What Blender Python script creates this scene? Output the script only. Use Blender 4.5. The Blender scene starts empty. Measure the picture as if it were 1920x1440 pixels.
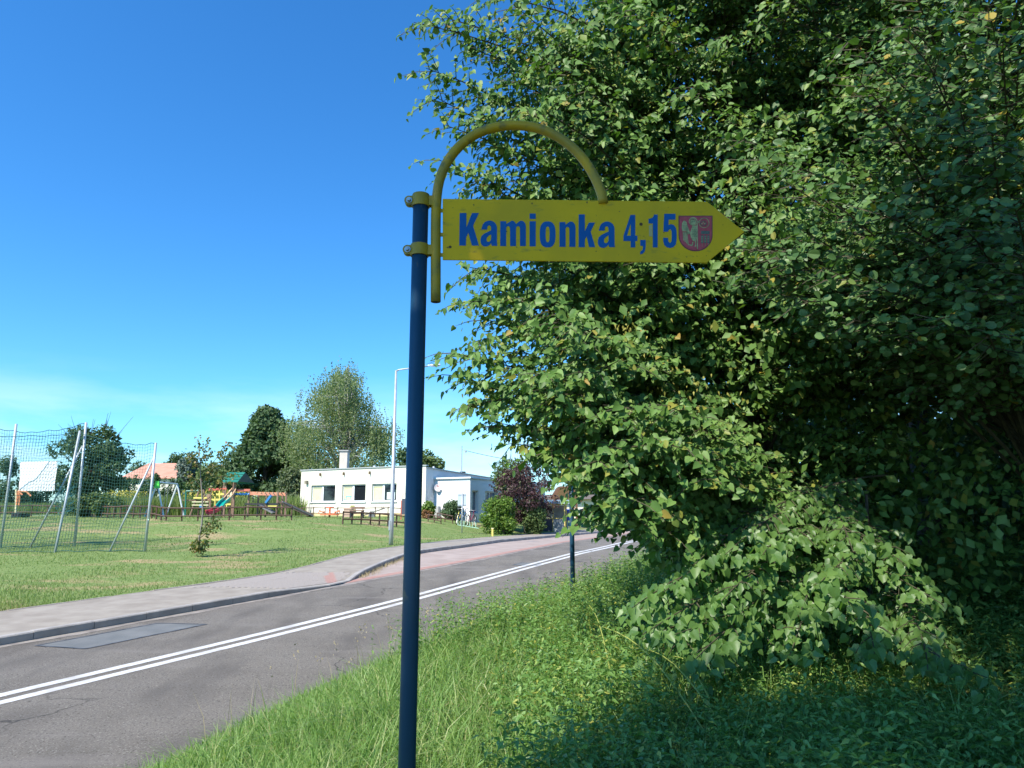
import bpy, math, numpy as np
from mathutils import Vector, Matrix, noise
R = math.radians
rng = np.random.default_rng(7)
scene = bpy.context.scene
COL = scene.collection

# ------------------------------------------------------------------ camera, sky, sun, exposure
F = 1333.0
PITCH = math.atan(0.184)
CP, SP = math.cos(PITCH), math.sin(PITCH)
cd = bpy.data.cameras.new('camera'); cam = bpy.data.objects.new('camera', cd); COL.objects.link(cam)
cd.sensor_width = 36; cd.lens = 36 * F / 1920; cd.clip_start = 0.05; cd.clip_end = 2000
cam.location = (0, 0, 0); cam.rotation_euler = (R(90) + PITCH, 0, 0)
scene.camera = cam
SUN_EL = R(47); SUN_AZ = R(218)            # azimuth clockwise from +Y
S = np.array([math.sin(SUN_AZ) * math.cos(SUN_EL), math.cos(SUN_AZ) * math.cos(SUN_EL), math.sin(SUN_EL)])
sd = bpy.data.lights.new('sun', 'SUN'); sun = bpy.data.objects.new('sun', sd); COL.objects.link(sun)
sd.energy = 4.9; sd.angle = R(0.53); sd.color = (1.0, 0.94, 0.83)
sun.rotation_euler = Vector(S).to_track_quat('Z', 'Y').to_euler()
w = bpy.data.worlds.new('World'); scene.world = w; w.use_nodes = True
wn, wl = w.node_tree.nodes, w.node_tree.links
wn.clear()
sky = wn.new('ShaderNodeTexSky'); sky.sky_type = 'NISHITA'; sky.sun_disc = False
sky.sun_elevation = SUN_EL; sky.sun_rotation = SUN_AZ; sky.air_density = 1.0; sky.dust_density = 0.3; sky.ozone_density = 2.2
hsv = wn.new('ShaderNodeHueSaturation'); hsv.inputs['Hue'].default_value = 0.497; hsv.inputs['Saturation'].default_value = 1.25
hsv.inputs['Value'].default_value = 1.0
wl.new(sky.outputs[0], hsv.inputs['Color'])
tint = wn.new('ShaderNodeMix'); tint.data_type = 'RGBA'; tint.blend_type = 'MULTIPLY'; tint.inputs[0].default_value = 1
tint.inputs[7].default_value = (0.52, 0.905, 1.16, 1); wl.new(hsv.outputs[0], tint.inputs[6])
# thin cirrus streaks low in the sky, all round the horizon
tc = wn.new('ShaderNodeTexCoord'); sep = wn.new('ShaderNodeSeparateXYZ'); wl.new(tc.outputs['Generated'], sep.inputs[0])
mp = wn.new('ShaderNodeMapping'); mp.inputs['Scale'].default_value = (2.2, 2.2, 10); wl.new(tc.outputs['Generated'], mp.inputs[0])
nz = wn.new('ShaderNodeTexNoise'); nz.inputs['Scale'].default_value = 1.6; nz.inputs['Detail'].default_value = 6; nz.inputs['Roughness'].default_value = 0.55
wl.new(mp.outputs[0], nz.inputs['Vector'])
r1 = wn.new('ShaderNodeMapRange'); r1.inputs[1].default_value = 0.42; r1.inputs[2].default_value = 0.66; wl.new(nz.outputs[0], r1.inputs[0])
r2 = wn.new('ShaderNodeMapRange'); r2.inputs[1].default_value = 0.19; r2.inputs[2].default_value = 0.02; wl.new(sep.outputs['Z'], r2.inputs[0])
mu = wn.new('ShaderNodeMath'); mu.operation = 'MULTIPLY'; wl.new(r1.outputs[0], mu.inputs[0]); wl.new(r2.outputs[0], mu.inputs[1])
mu2 = wn.new('ShaderNodeMath'); mu2.operation = 'MULTIPLY'; mu2.inputs[1].default_value = 0.75; wl.new(mu.outputs[0], mu2.inputs[0])
mx = wn.new('ShaderNodeMix'); mx.data_type = 'RGBA'; wl.new(mu2.outputs[0], mx.inputs[0]); wl.new(tint.outputs[2], mx.inputs[6])
mx.inputs[7].default_value = (5.0, 6.0, 6.6, 1)
bg = wn.new('ShaderNodeBackground'); bg.inputs[1].default_value = 0.15; wl.new(mx.outputs[2], bg.inputs[0])
out = wn.new('ShaderNodeOutputWorld'); wl.new(bg.outputs[0], out.inputs[0])
vs = scene.view_settings; vs.view_transform = 'Standard'; vs.look = 'None'; vs.exposure = 0.59; vs.gamma = 1; vs.use_curve_mapping = False
scene.cycles.max_bounces = 6; scene.cycles.diffuse_bounces = 1; scene.cycles.transparent_max_bounces = 8
scene.cycles.transmission_bounces = 4; scene.cycles.glossy_bounces = 2

# ------------------------------------------------------------------ helpers
def W(px, py, Y):
    """world point that stands at forward distance Y on the line of sight through a photo pixel"""
    x = (px - 960) / F; y = -(py - 720) / F
    d = (x, CP - y * SP, SP + y * CP)
    k = Y / d[1]
    return np.array([d[0] * k, Y, d[2] * k])
def XP(px, Y, py=965): return W(px, py, Y)[0]

def nlink(nt, a, b): nt.links.new(a, b)
def mat(name, col, rough=0.6, col2=None, nscale=6.0, detail=4, bump=0.0, bscale=None, metal=0.0, spec=0.5, stretch=None, lo=0.35, hi=0.65, coord='Object'):
    m = bpy.data.materials.new(name); m.use_nodes = True; nt = m.node_tree; b = nt.nodes['Principled BSDF']
    b.inputs['Base Color'].default_value = (*col, 1); b.inputs['Roughness'].default_value = rough
    b.inputs['Metallic'].default_value = metal; b.inputs['Specular IOR Level'].default_value = spec
    t = nt.nodes.new('ShaderNodeTexCoord'); src = t.outputs[coord]
    if stretch:
        mpp = nt.nodes.new('ShaderNodeMapping'); mpp.inputs['Scale'].default_value = stretch; nlink(nt, src, mpp.inputs[0]); src = mpp.outputs[0]
    if col2 is not None:
        n = nt.nodes.new('ShaderNodeTexNoise'); n.inputs['Scale'].default_value = nscale; n.inputs['Detail'].default_value = detail
        nlink(nt, src, n.inputs['Vector'])
        mr = nt.nodes.new('ShaderNodeMapRange'); mr.inputs[1].default_value = lo; mr.inputs[2].default_value = hi; nlink(nt, n.outputs[0], mr.inputs[0])
        mi = nt.nodes.new('ShaderNodeMix'); mi.data_type = 'RGBA'; nlink(nt, mr.outputs[0], mi.inputs[0])
        mi.inputs[6].default_value = (*col, 1); mi.inputs[7].default_value = (*col2, 1); nlink(nt, mi.outputs[2], b.inputs['Base Color'])
        m['mix'] = mi.name
    if bump:
        n2 = nt.nodes.new('ShaderNodeTexNoise'); n2.inputs['Scale'].default_value = bscale or nscale * 4; n2.inputs['Detail'].default_value = 5
        nlink(nt, src, n2.inputs['Vector'])
        bp = nt.nodes.new('ShaderNodeBump'); bp.inputs['Strength'].default_value = bump; bp.inputs['Distance'].default_value = 0.02
        nlink(nt, n2.outputs[0], bp.inputs['Height']); nlink(nt, bp.outputs[0], b.inputs['Normal'])
    return m

def add_noise_layer(m, col, scale, lo, hi, stretch=None, detail=5):
    """one more colour mixed over the base colour by its own noise"""
    nt = m.node_tree; b = nt.nodes['Principled BSDF']
    old = b.inputs['Base Color'].links[0].from_socket if b.inputs['Base Color'].links else None
    t = nt.nodes.new('ShaderNodeTexCoord'); src = t.outputs['Object']
    if stretch:
        mpp = nt.nodes.new('ShaderNodeMapping'); mpp.inputs['Scale'].default_value = stretch; nlink(nt, src, mpp.inputs[0]); src = mpp.outputs[0]
    n = nt.nodes.new('ShaderNodeTexNoise'); n.inputs['Scale'].default_value = scale; n.inputs['Detail'].default_value = detail; nlink(nt, src, n.inputs['Vector'])
    mr = nt.nodes.new('ShaderNodeMapRange'); mr.inputs[1].default_value = lo; mr.inputs[2].default_value = hi; nlink(nt, n.outputs[0], mr.inputs[0])
    mi = nt.nodes.new('ShaderNodeMix'); mi.data_type = 'RGBA'; nlink(nt, mr.outputs[0], mi.inputs[0])
    if old: nlink(nt, old, mi.inputs[6])
    else: mi.inputs[6].default_value = b.inputs['Base Color'].default_value
    mi.inputs[7].default_value = (*col, 1); nlink(nt, mi.outputs[2], b.inputs['Base Color'])
    return m

def leafmat(name, cols, rough=0.42, trans=0.35, spec=0.5, tcol=None):
    """leaf: colour picked per leaf from a small palette, glossy top and light coming through"""
    m = bpy.data.materials.new(name); m.use_nodes = True; nt = m.node_tree; b = nt.nodes['Principled BSDF']
    b.inputs['Roughness'].default_value = rough; b.inputs['Specular IOR Level'].default_value = spec
    g = nt.nodes.new('ShaderNodeNewGeometry'); oi = nt.nodes.new('ShaderNodeObjectInfo')
    ad = nt.nodes.new('ShaderNodeMath'); ad.operation = 'ADD'; nlink(nt, g.outputs['Random Per Island'], ad.inputs[0]); nlink(nt, oi.outputs['Random'], ad.inputs[1])
    fr = nt.nodes.new('ShaderNodeMath'); fr.operation = 'FRACT'; nlink(nt, ad.outputs[0], fr.inputs[0])
    cr = nt.nodes.new('ShaderNodeValToRGB'); nlink(nt, fr.outputs[0], cr.inputs[0])
    e = cr.color_ramp.elements
    while len(e) > 1: e.remove(e[0])
    for i, (pos, c) in enumerate(cols):
        el = e[0] if i == 0 else e.new(pos)
        el.position = pos; el.color = (*c, 1)
    nlink(nt, cr.outputs[0], b.inputs['Base Color'])
    tr = nt.nodes.new('ShaderNodeBsdfTranslucent')
    hs = nt.nodes.new('ShaderNodeMix'); hs.data_type = 'RGBA'; hs.blend_type = 'MULTIPLY'; hs.inputs[0].default_value = 1
    nlink(nt, cr.outputs[0], hs.inputs[6]); hs.inputs[7].default_value = (*(tcol or (1.6, 2.0, 0.7)), 1)
    nlink(nt, hs.outputs[2], tr.inputs[0])
    ms = nt.nodes.new('ShaderNodeMixShader'); ms.inputs[0].default_value = trans
    nlink(nt, b.outputs[0], ms.inputs[1]); nlink(nt, tr.outputs[0], ms.inputs[2])
    nlink(nt, ms.outputs[0], nt.nodes['Material Output'].inputs[0])
    return m

def tag(o, label=None, cat=None, group=None, kind=None):
    if label: o['label'] = label
    if cat: o['category'] = cat
    if group: o['group'] = group
    if kind: o['kind'] = kind
    return o

def thing(name, label, cat, loc=(0, 0, 0), group=None, rz=0):
    o = bpy.data.objects.new(name, None); COL.objects.link(o); o.empty_display_size = 0.1
    o.location = tuple(float(v) for v in loc); o.rotation_euler = (0, 0, rz)
    return tag(o, label, cat, group)

def wloc(o):
    v = Vector((0, 0, 0))
    while o is not None: v = v + o.location; o = o.parent
    return v

def link(name, me, m=None, parent=None, kind=None, local=False, smooth=False):
    o = bpy.data.objects.new(name, me); COL.objects.link(o)
    if m is not None and not me.materials: me.materials.append(m)
    if parent is not None:
        o.parent = parent
        if not local:
            v = wloc(parent); me.transform(Matrix.Translation(-v))
    if smooth: me.polygons.foreach_set('use_smooth', [True] * len(me.polygons))
    if kind: o['kind'] = kind
    return o

class MB:
    def __init__(s): s.v = []; s.f = []
    def add(s, v, f):
        n = len(s.v); s.v += [tuple(float(c) for c in q) for q in v]; s.f += [tuple(i + n for i in q) for q in f]; return s
    def box(s, x0, y0, z0, x1, y1, z1):
        v = [(x, y, z) for z in (z0, z1) for y in (y0, y1) for x in (x0, x1)]
        return s.add(v, [(0, 2, 3, 1), (4, 5, 7, 6), (0, 1, 5, 4), (2, 6, 7, 3), (0, 4, 6, 2), (1, 3, 7, 5)])
    def bar(s, a, b, wd, ht=None, up=(0, 0, 1)):
        """rectangular bar from a to b"""
        a = Vector(a); b = Vector(b); ht = wd if ht is None else ht
        d = (b - a).normalized(); sd_ = d.cross(Vector(up))
        if sd_.length < 1e-3: sd_ = d.cross(Vector((1, 0, 0)))
        sd_.normalize(); u = sd_.cross(d)
        v = []
        for q in (a, b):
            for i, j in ((-1, -1), (1, -1), (1, 1), (-1, 1)): v.append(q + sd_ * i * wd / 2 + u * j * ht / 2)
        return s.add(v, [(3, 2, 1, 0), (4, 5, 6, 7), (0, 1, 5, 4), (1, 2, 6, 5), (2, 3, 7, 6), (3, 0, 4, 7)])
    def tube(s, pts, r, n=8, cap=True):
        pts = [Vector(p) for p in pts]; rs = r if hasattr(r, '__len__') else [r] * len(pts)
        base = len(s.v); prev = None
        for i, p in enumerate(pts):
            d = (pts[min(i + 1, len(pts) - 1)] - pts[max(i - 1, 0)]).normalized()
            if prev is None:
                a = d.cross(Vector((0, 0, 1))) if abs(d.z) < 0.9 else d.cross(Vector((0, 1, 0)))
            else: a = prev - d * prev.dot(d)
            a.normalize(); prev = a; b = d.cross(a)
            for k in range(n):
                t = 2 * math.pi * k / n
                s.v.append(tuple(p + (a * math.cos(t) + b * math.sin(t)) * rs[i]))
        for i in range(len(pts) - 1):
            for k in range(n):
                k2 = (k + 1) % n
                s.f.append((base + i * n + k, base + i * n + k2, base + (i + 1) * n + k2, base + (i + 1) * n + k))
        if cap:
            s.f.append(tuple(base + k for k in reversed(range(n)))); s.f.append(tuple(base + (len(pts) - 1) * n + k for k in range(n)))
        return s
    def lathe(s, c, prof, n=16):
        """profile of (radius, z) turned about the vertical through c"""
        base = len(s.v)
        for r, z in prof:
            for k in range(n):
                t = 2 * math.pi * k / n; s.v.append((c[0] + r * math.cos(t), c[1] + r * math.sin(t), c[2] + z))
        for i in range(len(prof) - 1):
            for k in range(n):
                k2 = (k + 1) % n
                s.f.append((base + i * n + k, base + i * n + k2, base + (i + 1) * n + k2, base + (i + 1) * n + k))
        return s
    def poly_prism(s, pts, off):
        """closed outline pts (3-D) pushed by vector off"""
        n = len(pts); o = Vector(off)
        v = [Vector(p) for p in pts] + [Vector(p) + o for p in pts]
        return s.add(v, [tuple(range(n)), tuple(reversed(range(n, 2 * n)))] + [(i, n + i, n + (i + 1) % n, (i + 1) % n) for i in range(n)])
    def mesh(s, name='mesh'):
        me = bpy.data.meshes.new(name); me.from_pydata(s.v, [], s.f); me.update(); return me
    def build(s, name, m, parent=None, kind=None, smooth=False, local=False, bevel=0):
        o = link(name, s.mesh(name), m, parent, kind, local, smooth)
        if bevel:
            b = o.modifiers.new('bevel', 'BEVEL'); b.width = bevel; b.segments = 2; b.limit_method = 'ANGLE'
        return o

def raw_mesh(name, V, Fc, smooth=False):
    """V (n,3) array; Fc list of (m,k) index arrays, one per polygon size"""
    me = bpy.data.meshes.new(name); V = np.ascontiguousarray(V, dtype=np.float32)
    me.vertices.add(len(V)); me.vertices.foreach_set('co', V.ravel())
    idx = np.concatenate([a.ravel() for a in Fc]).astype(np.int32)
    tot = np.concatenate([np.full(len(a), a.shape[1], dtype=np.int32) for a in Fc])
    start = np.concatenate([[0], np.cumsum(tot)[:-1]]).astype(np.int32)
    me.loops.add(len(idx)); me.loops.foreach_set('vertex_index', idx)
    me.polygons.add(len(tot)); me.polygons.foreach_set('loop_start', start); me.polygons.foreach_set('loop_total', tot)
    if smooth: me.polygons.foreach_set('use_smooth', np.ones(len(tot), dtype=bool))
    me.update(calc_edges=True)
    return me

def unit(a): return a / np.maximum(np.linalg.norm(a, axis=-1, keepdims=True), 1e-9)

# leaf templates: x across, y along the midrib, z out of the blade (unit length 1)
HEART = (np.array([[0, .06, 0], [-.30, -.05, .09], [-.48, .25, .13], [-.34, .62, .05], [.03, 1.06, -.20], [.33, .62, .08], [.47, .25, .16], [.30, -.04, .07]]),
         [(0, 4, 3, 2), (0, 2, 1), (0, 6, 5, 4), (0, 7, 6)])
ROUND = (np.array([[0, 0, 0], [-.26, .18, .05], [-.40, .50, .09], [-.30, .84, .06], [0, .97, -.04], [.30, .84, .06], [.40, .50, .09], [.26, .18, .05]]),
         [(0, 4, 3, 2), (0, 2, 1), (0, 6, 5, 4), (0, 7, 6)])
LAN2 = (np.array([[0, 0, 0], [-.21, .32, .06], [0, 1, -.1], [.21, .32, .06]]), [(0, 2, 1), (0, 3, 2)])
LANCE = (np.array([[0, 0, 0], [-.20, .28, .05], [0, 1, -.12], [.20, .28, .05], [0, .4, -.02]]), [(0, 4, 1), (4, 2, 1), (0, 3, 4), (4, 3, 2)])
DIAM = (np.array([[0, 0, 0], [-.34, .45, .08], [0, 1, 0], [.34, .45, .08]]), [(0, 2, 1), (0, 3, 2)])
DIAM3 = (np.array([[0, 0, 0], [-.42, .45, .08], [0, 1, 0], [.42, .45, .08]]), [(0, 3, 2, 1)])

def leaf_frames(P, D, N):
    D = unit(D); X = unit(np.cross(D, N)); N2 = np.cross(X, D)
    return X, D, N2
def leaves_mesh(name, P, D, N, S_, tmpl):
    tv, tf = tmpl; n = len(P); k = len(tv)
    X, Dd, N2 = leaf_frames(P, D, N)
    V = P[:, None, :] + S_[:, None, None] * (X[:, None, :] * tv[None, :, 0:1] + Dd[:, None, :] * tv[None, :, 1:2] + N2[:, None, :] * tv[None, :, 2:3])
    base = (np.arange(n) * k)[:, None]
    groups = {}
    for f in tf: groups.setdefault(len(f), []).append(f)
    Fc = []
    for kk, fs in sorted(groups.items()):
        a = (base[:, :, None] + np.array(fs)[None, :, :]).reshape(-1, kk); Fc.append(a)
    return raw_mesh(name, V.reshape(-1, 3), Fc)

def hero_leaves(parent, P, D, N, S_, tmpl, m, count=300, name='leaf'):
    """the largest leaves in view become parts of their own, the rest one part; returns nothing"""
    pr_y = P[:, 1] * CP + P[:, 2] * SP
    px = 960 + F * P[:, 0] / np.maximum(pr_y, .1)
    py = 720 - F * (-P[:, 1] * SP + P[:, 2] * CP) / np.maximum(pr_y, .1)
    vis = (px > 15) & (px < 1905) & (py > 15) & (py < 1425) & (pr_y > 0.5)
    # nearest leaf per 26 px cell first, so the separate ones are those in front
    score = np.where(vis, S_ / np.maximum(pr_y, .1), 0)
    cell = (np.clip(px, 0, 1920) // 26).astype(int) * 1000 + (np.clip(py, 0, 1440) // 26).astype(int)
    order = np.lexsort((pr_y, cell)); order = order[vis[order]]
    _, first = np.unique(cell[order], return_index=True)
    cand = order[first]; cand = cand[np.argsort(-score[cand])][:count]
    mask = np.zeros(len(P), bool); mask[cand] = True
    tv, tf = tmpl
    me = bpy.data.meshes.new(name); me.from_pydata([tuple(v) for v in tv], [], tf); me.materials.append(m); me.update()
    X, Dd, N2 = leaf_frames(P[cand], D[cand], N[cand]); pl = wloc(parent)
    for i, c in enumerate(cand):
        o = bpy.data.objects.new(name, me); COL.objects.link(o); o.parent = parent; s_ = float(S_[c])
        M = Matrix(((X[i][0] * s_, Dd[i][0] * s_, N2[i][0] * s_, P[c][0] - pl.x), (X[i][1] * s_, Dd[i][1] * s_, N2[i][1] * s_, P[c][1] - pl.y),
                    (X[i][2] * s_, Dd[i][2] * s_, N2[i][2] * s_, P[c][2] - pl.z), (0, 0, 0, 1)))
        o.matrix_local = M
    r = ~mask
    link('foliage', leaves_mesh('foliage', P[r], D[r], N[r], S_[r], tmpl), m, parent, 'stuff')

# ------------------------------------------------------------------ the lie of the land
RY = [-15, 0, 27, 34, 44, 60, 90, 140, 400]; RZ = [-3.1, -2.5, -1.42, -1.28, -1.25, -1.0, -.5, 0, 1]
def rz(Y): return np.interp(Y, RY, RZ)
def tab(*a): ys, xs = zip(*a); return lambda Y: np.interp(Y, ys, xs)
_line = tab((-15, -18.3), (0, -10.6), (8.94, -6.05), (10.44, -5.25), (12.44, -4.2), (16.07, -2.43), (21.36, -.15), (26.49, 2.12), (30.43, 3.85), (36.25, 6.2), (45, 9.9), (60, 17), (90, 33), (140, 62), (400, 220))
_asph = tab((-15, -22), (0, -14.2), (11.76, -8.06), (13.3, -7.2), (16.51, -5.5), (19.17, -4.12), (21.67, -2.8), (26.29, -.5), (31, 1.3), (36.25, 3.2), (40.85, 4.95), (45, 6.7), (60, 13.6), (90, 29.5), (140, 58.5), (400, 216))
_kerb = tab((-15, -22.02), (0, -14.22), (11.76, -8.08), (13.3, -7.22), (16.51, -5.52), (18.9, -4.28), (20.15, -4.2), (23.18, -4.02), (25.52, -3.75), (27.39, -3.3), (30.43, -2.0), (35.58, 0), (43.63, 3.4), (50, 6.9), (60, 12.9), (90, 29), (140, 58), (400, 215))
_back = tab((-15, -25.2), (0, -17.3), (14.07, -9.71), (15.79, -8.75), (18.38, -7.25), (19.92, -6.5), (21.75, -6.1), (24.98, -5.7), (27.67, -5.1), (30.09, -4.3), (31.47, -3.75), (36.94, -1.6), (43.63, 1.3), (46, 2.5), (60, 9.8), (90, 25.8), (140, 54.5), (400, 211))
def _near(Y): return _line(Y) + 3.45 + np.clip((9.5 - np.asarray(Y)) * .22, 0, 2.4)
def smoothfn(f, k=1.2):
    return lambda Y: (f(np.asarray(Y) - k) + 2 * f(np.asarray(Y) - k / 2) + 2 * f(Y) + 2 * f(np.asarray(Y) + k / 2) + f(np.asarray(Y) + k)) / 8.
Lx, Ax, Kx, Bx, Nx = smoothfn(_line), smoothfn(_asph, .6), smoothfn(_kerb, .5), smoothfn(_back, .8), smoothfn(_near)
def sst(t): t = np.clip(t, 0, 1); return t * t * (3 - 2 * t)
PY = [-15, 0, 14, 20, 27, 31, 33.5, 36, 39, 45, 60, 100, 400]; PZ = [-2.6, -2.2, -1.8, -1.6, -1.3, -1.0, -.62, -.38, -.22, -.12, 0, .6, 3]
def lawn_z(X, Y):
    zb = rz(Y) + 0.13
    d = (Bx(Y) - X) * .9
    wgt = sst(d / 8.0)
    bumps = 0.03 * np.sin(X * 1.1 + 1.3 * np.sin(Y * .7)) * np.cos(Y * .9) * np.clip(d, 0, 1)
    return zb * (1 - wgt) + np.interp(Y, PY, PZ) * wgt + bumps
def verge_z(X, Y):
    u = (X - Nx(Y)) * .88
    bumps = 0.05 * np.sin(X * 1.7 + Y) * np.cos(Y * 1.3 - X * .6) * np.clip(u, 0, 1)
    return rz(Y) + np.interp(u, [-1, 0, .3, 1, 2, 4, 7, 12, 40, 200], [-.02, -.004, .05, .25, .5, .8, .9, 1.0, 1.6, 3]) + bumps
def gz(X, Y):
    X = float(X); Y = float(Y)
    if X < Bx(Y): return float(lawn_z(X, Y))
    if X > Nx(Y): return float(verge_z(X, Y))
    return float(rz(Y)) + (.13 if X < Kx(Y) else 0)

def strip(name, fa, fb, ya, yb, zf, m, n=None, cols=(0, 1), step=0.5, kind=None, parent=None):
    """sheet between two edges running along the road"""
    ys = np.arange(ya, yb + 1e-6, step)
    V = []; cols = np.array(cols)
    for y in ys:
        a, b = float(fa(y)), float(fb(y))
        for c in cols:
            x = a + (b - a) * c; V.append((x, y, float(zf(x, y))))
    k = len(cols); n_ = len(ys)
    i = np.arange(n_ - 1)[:, None] * k + np.arange(k - 1)[None, :]
    Fq = np.stack([i, i + 1, i + k + 1, i + k], -1).reshape(-1, 4)
    me = raw_mesh(name, np.array(V), [Fq], smooth=True)
    return link(name, me, m, parent, kind)

# ------------------------------------------------------------------ ground materials
def ground_grass_mat():
    m = mat('lawn_ground', (0.15, 0.215, 0.065), 0.95, (0.21, 0.27, 0.095), 2.2, 8, bump=1.0, bscale=14, spec=0.1, lo=.3, hi=.7)
    add_noise_layer(m, (0.36, 0.28, 0.15), 0.35, 0.54, 0.66, (1, 2.2, 1), 7)
    add_noise_layer(m, (0.09, 0.15, 0.035), 9.0, 0.55, 0.75)
    return m
M_lawn = ground_grass_mat()
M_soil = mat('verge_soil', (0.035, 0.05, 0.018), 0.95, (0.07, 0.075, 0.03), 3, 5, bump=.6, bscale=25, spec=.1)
M_asph = mat('asphalt', (0.20, 0.175, 0.145), 0.8, (0.25, 0.222, 0.187), 1.1, 6, bump=.9, bscale=160, spec=.2, lo=.3, hi=.75)
add_noise_layer(M_asph, (0.38, 0.345, 0.30), 55, 0.57, 0.69, None, 2)
add_noise_layer(M_asph, (0.08, 0.071, 0.062), 44, 0.57, 0.70, None, 2)
add_noise_layer(M_asph, (0.13, 0.115, 0.10), 0.5, 0.50, 0.75, (2, .7, 1), 7)
add_noise_layer(M_asph, (0.28, 0.25, 0.22), 1.6, 0.58, 0.8, (.25, 1, 1), 6)
def cracks(m, scale, width, col):
    nt = m.node_tree; b = nt.nodes['Principled BSDF']; old = b.inputs['Base Color'].links[0].from_socket
    t = nt.nodes.new('ShaderNodeTexCoord'); n = nt.nodes.new('ShaderNodeTexNoise'); n.inputs['Scale'].default_value = 2.5; n.inputs['Detail'].default_value = 5
    nlink(nt, t.outputs['Object'], n.inputs['Vector'])
    vm = nt.nodes.new('ShaderNodeVectorMath'); vm.operation = 'MULTIPLY_ADD'; vm.inputs[1].default_value = (.5, .5, .5)
    nlink(nt, n.outputs['Color'], vm.inputs[0]); nlink(nt, t.outputs['Object'], vm.inputs[2])
    v = nt.nodes.new('ShaderNodeTexVoronoi'); v.feature = 'DISTANCE_TO_EDGE'; v.inputs['Scale'].default_value = scale; nlink(nt, vm.outputs[0], v.inputs['Vector'])
    mr = nt.nodes.new('ShaderNodeMapRange'); mr.inputs[1].default_value = 0; mr.inputs[2].default_value = width; mr.inputs[3].default_value = 1; mr.inputs[4].default_value = 0; nlink(nt, v.outputs['Distance'], mr.inputs[0])
    n2 = nt.nodes.new('ShaderNodeTexNoise'); n2.inputs['Scale'].default_value = .35; nlink(nt, t.outputs['Object'], n2.inputs['Vector'])
    m2 = nt.nodes.new('ShaderNodeMapRange'); m2.inputs[1].default_value = .5; m2.inputs[2].default_value = .62; nlink(nt, n2.outputs[0], m2.inputs[0])
    mu_ = nt.nodes.new('ShaderNodeMath'); mu_.operation = 'MULTIPLY'; nlink(nt, mr.outputs[0], mu_.inputs[0]); nlink(nt, m2.outputs[0], mu_.inputs[1])
    mi = nt.nodes.new('ShaderNodeMix'); mi.data_type = 'RGBA'; nlink(nt, mu_.outputs[0], mi.inputs[0]); nlink(nt, old, mi.inputs[6]); mi.inputs[7].default_value = (*col, 1); nlink(nt, mi.outputs[2], b.inputs['Base Color'])
cracks(M_asph, .45, .012, (.06, .055, .05))
M_patch = mat('patch_asphalt', (0.14, 0.145, 0.14), 0.8, (0.19, 0.19, 0.18), 2, 7, bump=.5, bscale=120)
M_bitumen = mat('bitumen_seam', (0.05, 0.05, 0.052), 0.5, (0.13, .125, .12), 7, lo=.4, hi=.6)
M_white = mat('road_paint', (0.74, 0.73, 0.70), 0.6, (0.60, 0.585, 0.56), 9, 6, bump=.4, bscale=90)
add_noise_layer(M_white, (0.33, 0.30, 0.27), 30, 0.58, 0.74)
add_noise_layer(M_white, (0.50, 0.47, 0.43), 2.2, 0.5, 0.7)
M_walk = mat('sidewalk_slab', (0.27, 0.23, 0.185), 0.9, (0.35, 0.305, 0.25), 2.5, 7, bump=.4, bscale=60)
M_kerb = mat('kerb_concrete', (0.30, 0.275, 0.25), 0.85, (0.42, 0.385, 0.35), 3, 7, bump=.5, bscale=50)
M_sand = mat('gutter_sand', (0.33, 0.29, 0.25), 0.95, (0.19, 0.165, 0.15), 4, 7, bump=.5, bscale=80)
M_bay = mat('bay_paver', (0.34, 0.265, 0.225), 0.9, (0.41, 0.33, 0.285), 1.5, 7, bump=.4, bscale=50)
M_red = mat('red_paver', (0.38, 0.205, 0.165), 0.85, (0.43, 0.27, 0.22), 3, 6, bump=.4, bscale=50)
M_grey = mat('grey_paver', (0.31, 0.265, 0.23), 0.9, (0.38, 0.33, 0.285), 3, 6, bump=.4, bscale=50)

# ------------------------------------------------------------------ ground, road, pavement
far = [0, .02, .05, .1, .17, .26, .38, .55, 1]
strip('lawn', lambda y: Bx(y), lambda y: Bx(y) - 45, -15, 62, lawn_z, M_lawn, cols=np.linspace(0, 1, 90), step=.5, kind='structure')
strip('far_field', lambda y: Bx(y), lambda y: -400, 62, 400, lawn_z, M_lawn, cols=np.linspace(0, 1, 30) ** 2, step=6.5, kind='structure')
strip('side_field', lambda y: Bx(y) - 45, lambda y: -400, -15, 62, lawn_z, M_lawn, cols=[0, .1, .3, 1], step=3.5, kind='structure')
strip('road', lambda y: Ax(y) - .02, lambda y: Nx(y) + .4, -15, 400, lambda x, y: rz(y), M_asph, cols=np.linspace(0, 1, 5), step=1.0, kind='structure')
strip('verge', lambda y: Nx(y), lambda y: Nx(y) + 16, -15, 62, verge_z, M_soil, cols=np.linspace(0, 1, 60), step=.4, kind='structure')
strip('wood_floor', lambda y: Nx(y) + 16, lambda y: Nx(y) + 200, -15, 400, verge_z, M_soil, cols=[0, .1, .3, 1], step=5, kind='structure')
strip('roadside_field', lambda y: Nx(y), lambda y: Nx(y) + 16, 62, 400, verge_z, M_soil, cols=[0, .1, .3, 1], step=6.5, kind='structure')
def kh(y):
    return float(np.interp(y, [0, 16.6, 18.4, 19.0, 19.6, 20.4, 60], [.135, .135, .05, .02, .05, .135, .135]))
def walk_z(x, y):
    f = np.clip(((x - Bx(y)) / (Kx(y) - Bx(y)) - .35) / .65, 0, 1)
    return rz(y) + .126 + (kh(y) - .135) * f
side = strip('sidewalk', lambda y: Bx(y), lambda y: Kx(y) - .1, -15, 140, lambda x, y: walk_z(x, y) - float(np.interp(y, [17.1, 17.4, 20.3, 20.6], [0, .004, .004, 0])), M_walk, cols=(0, .35, .6, .8, 1), step=.25, kind='structure')
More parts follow.
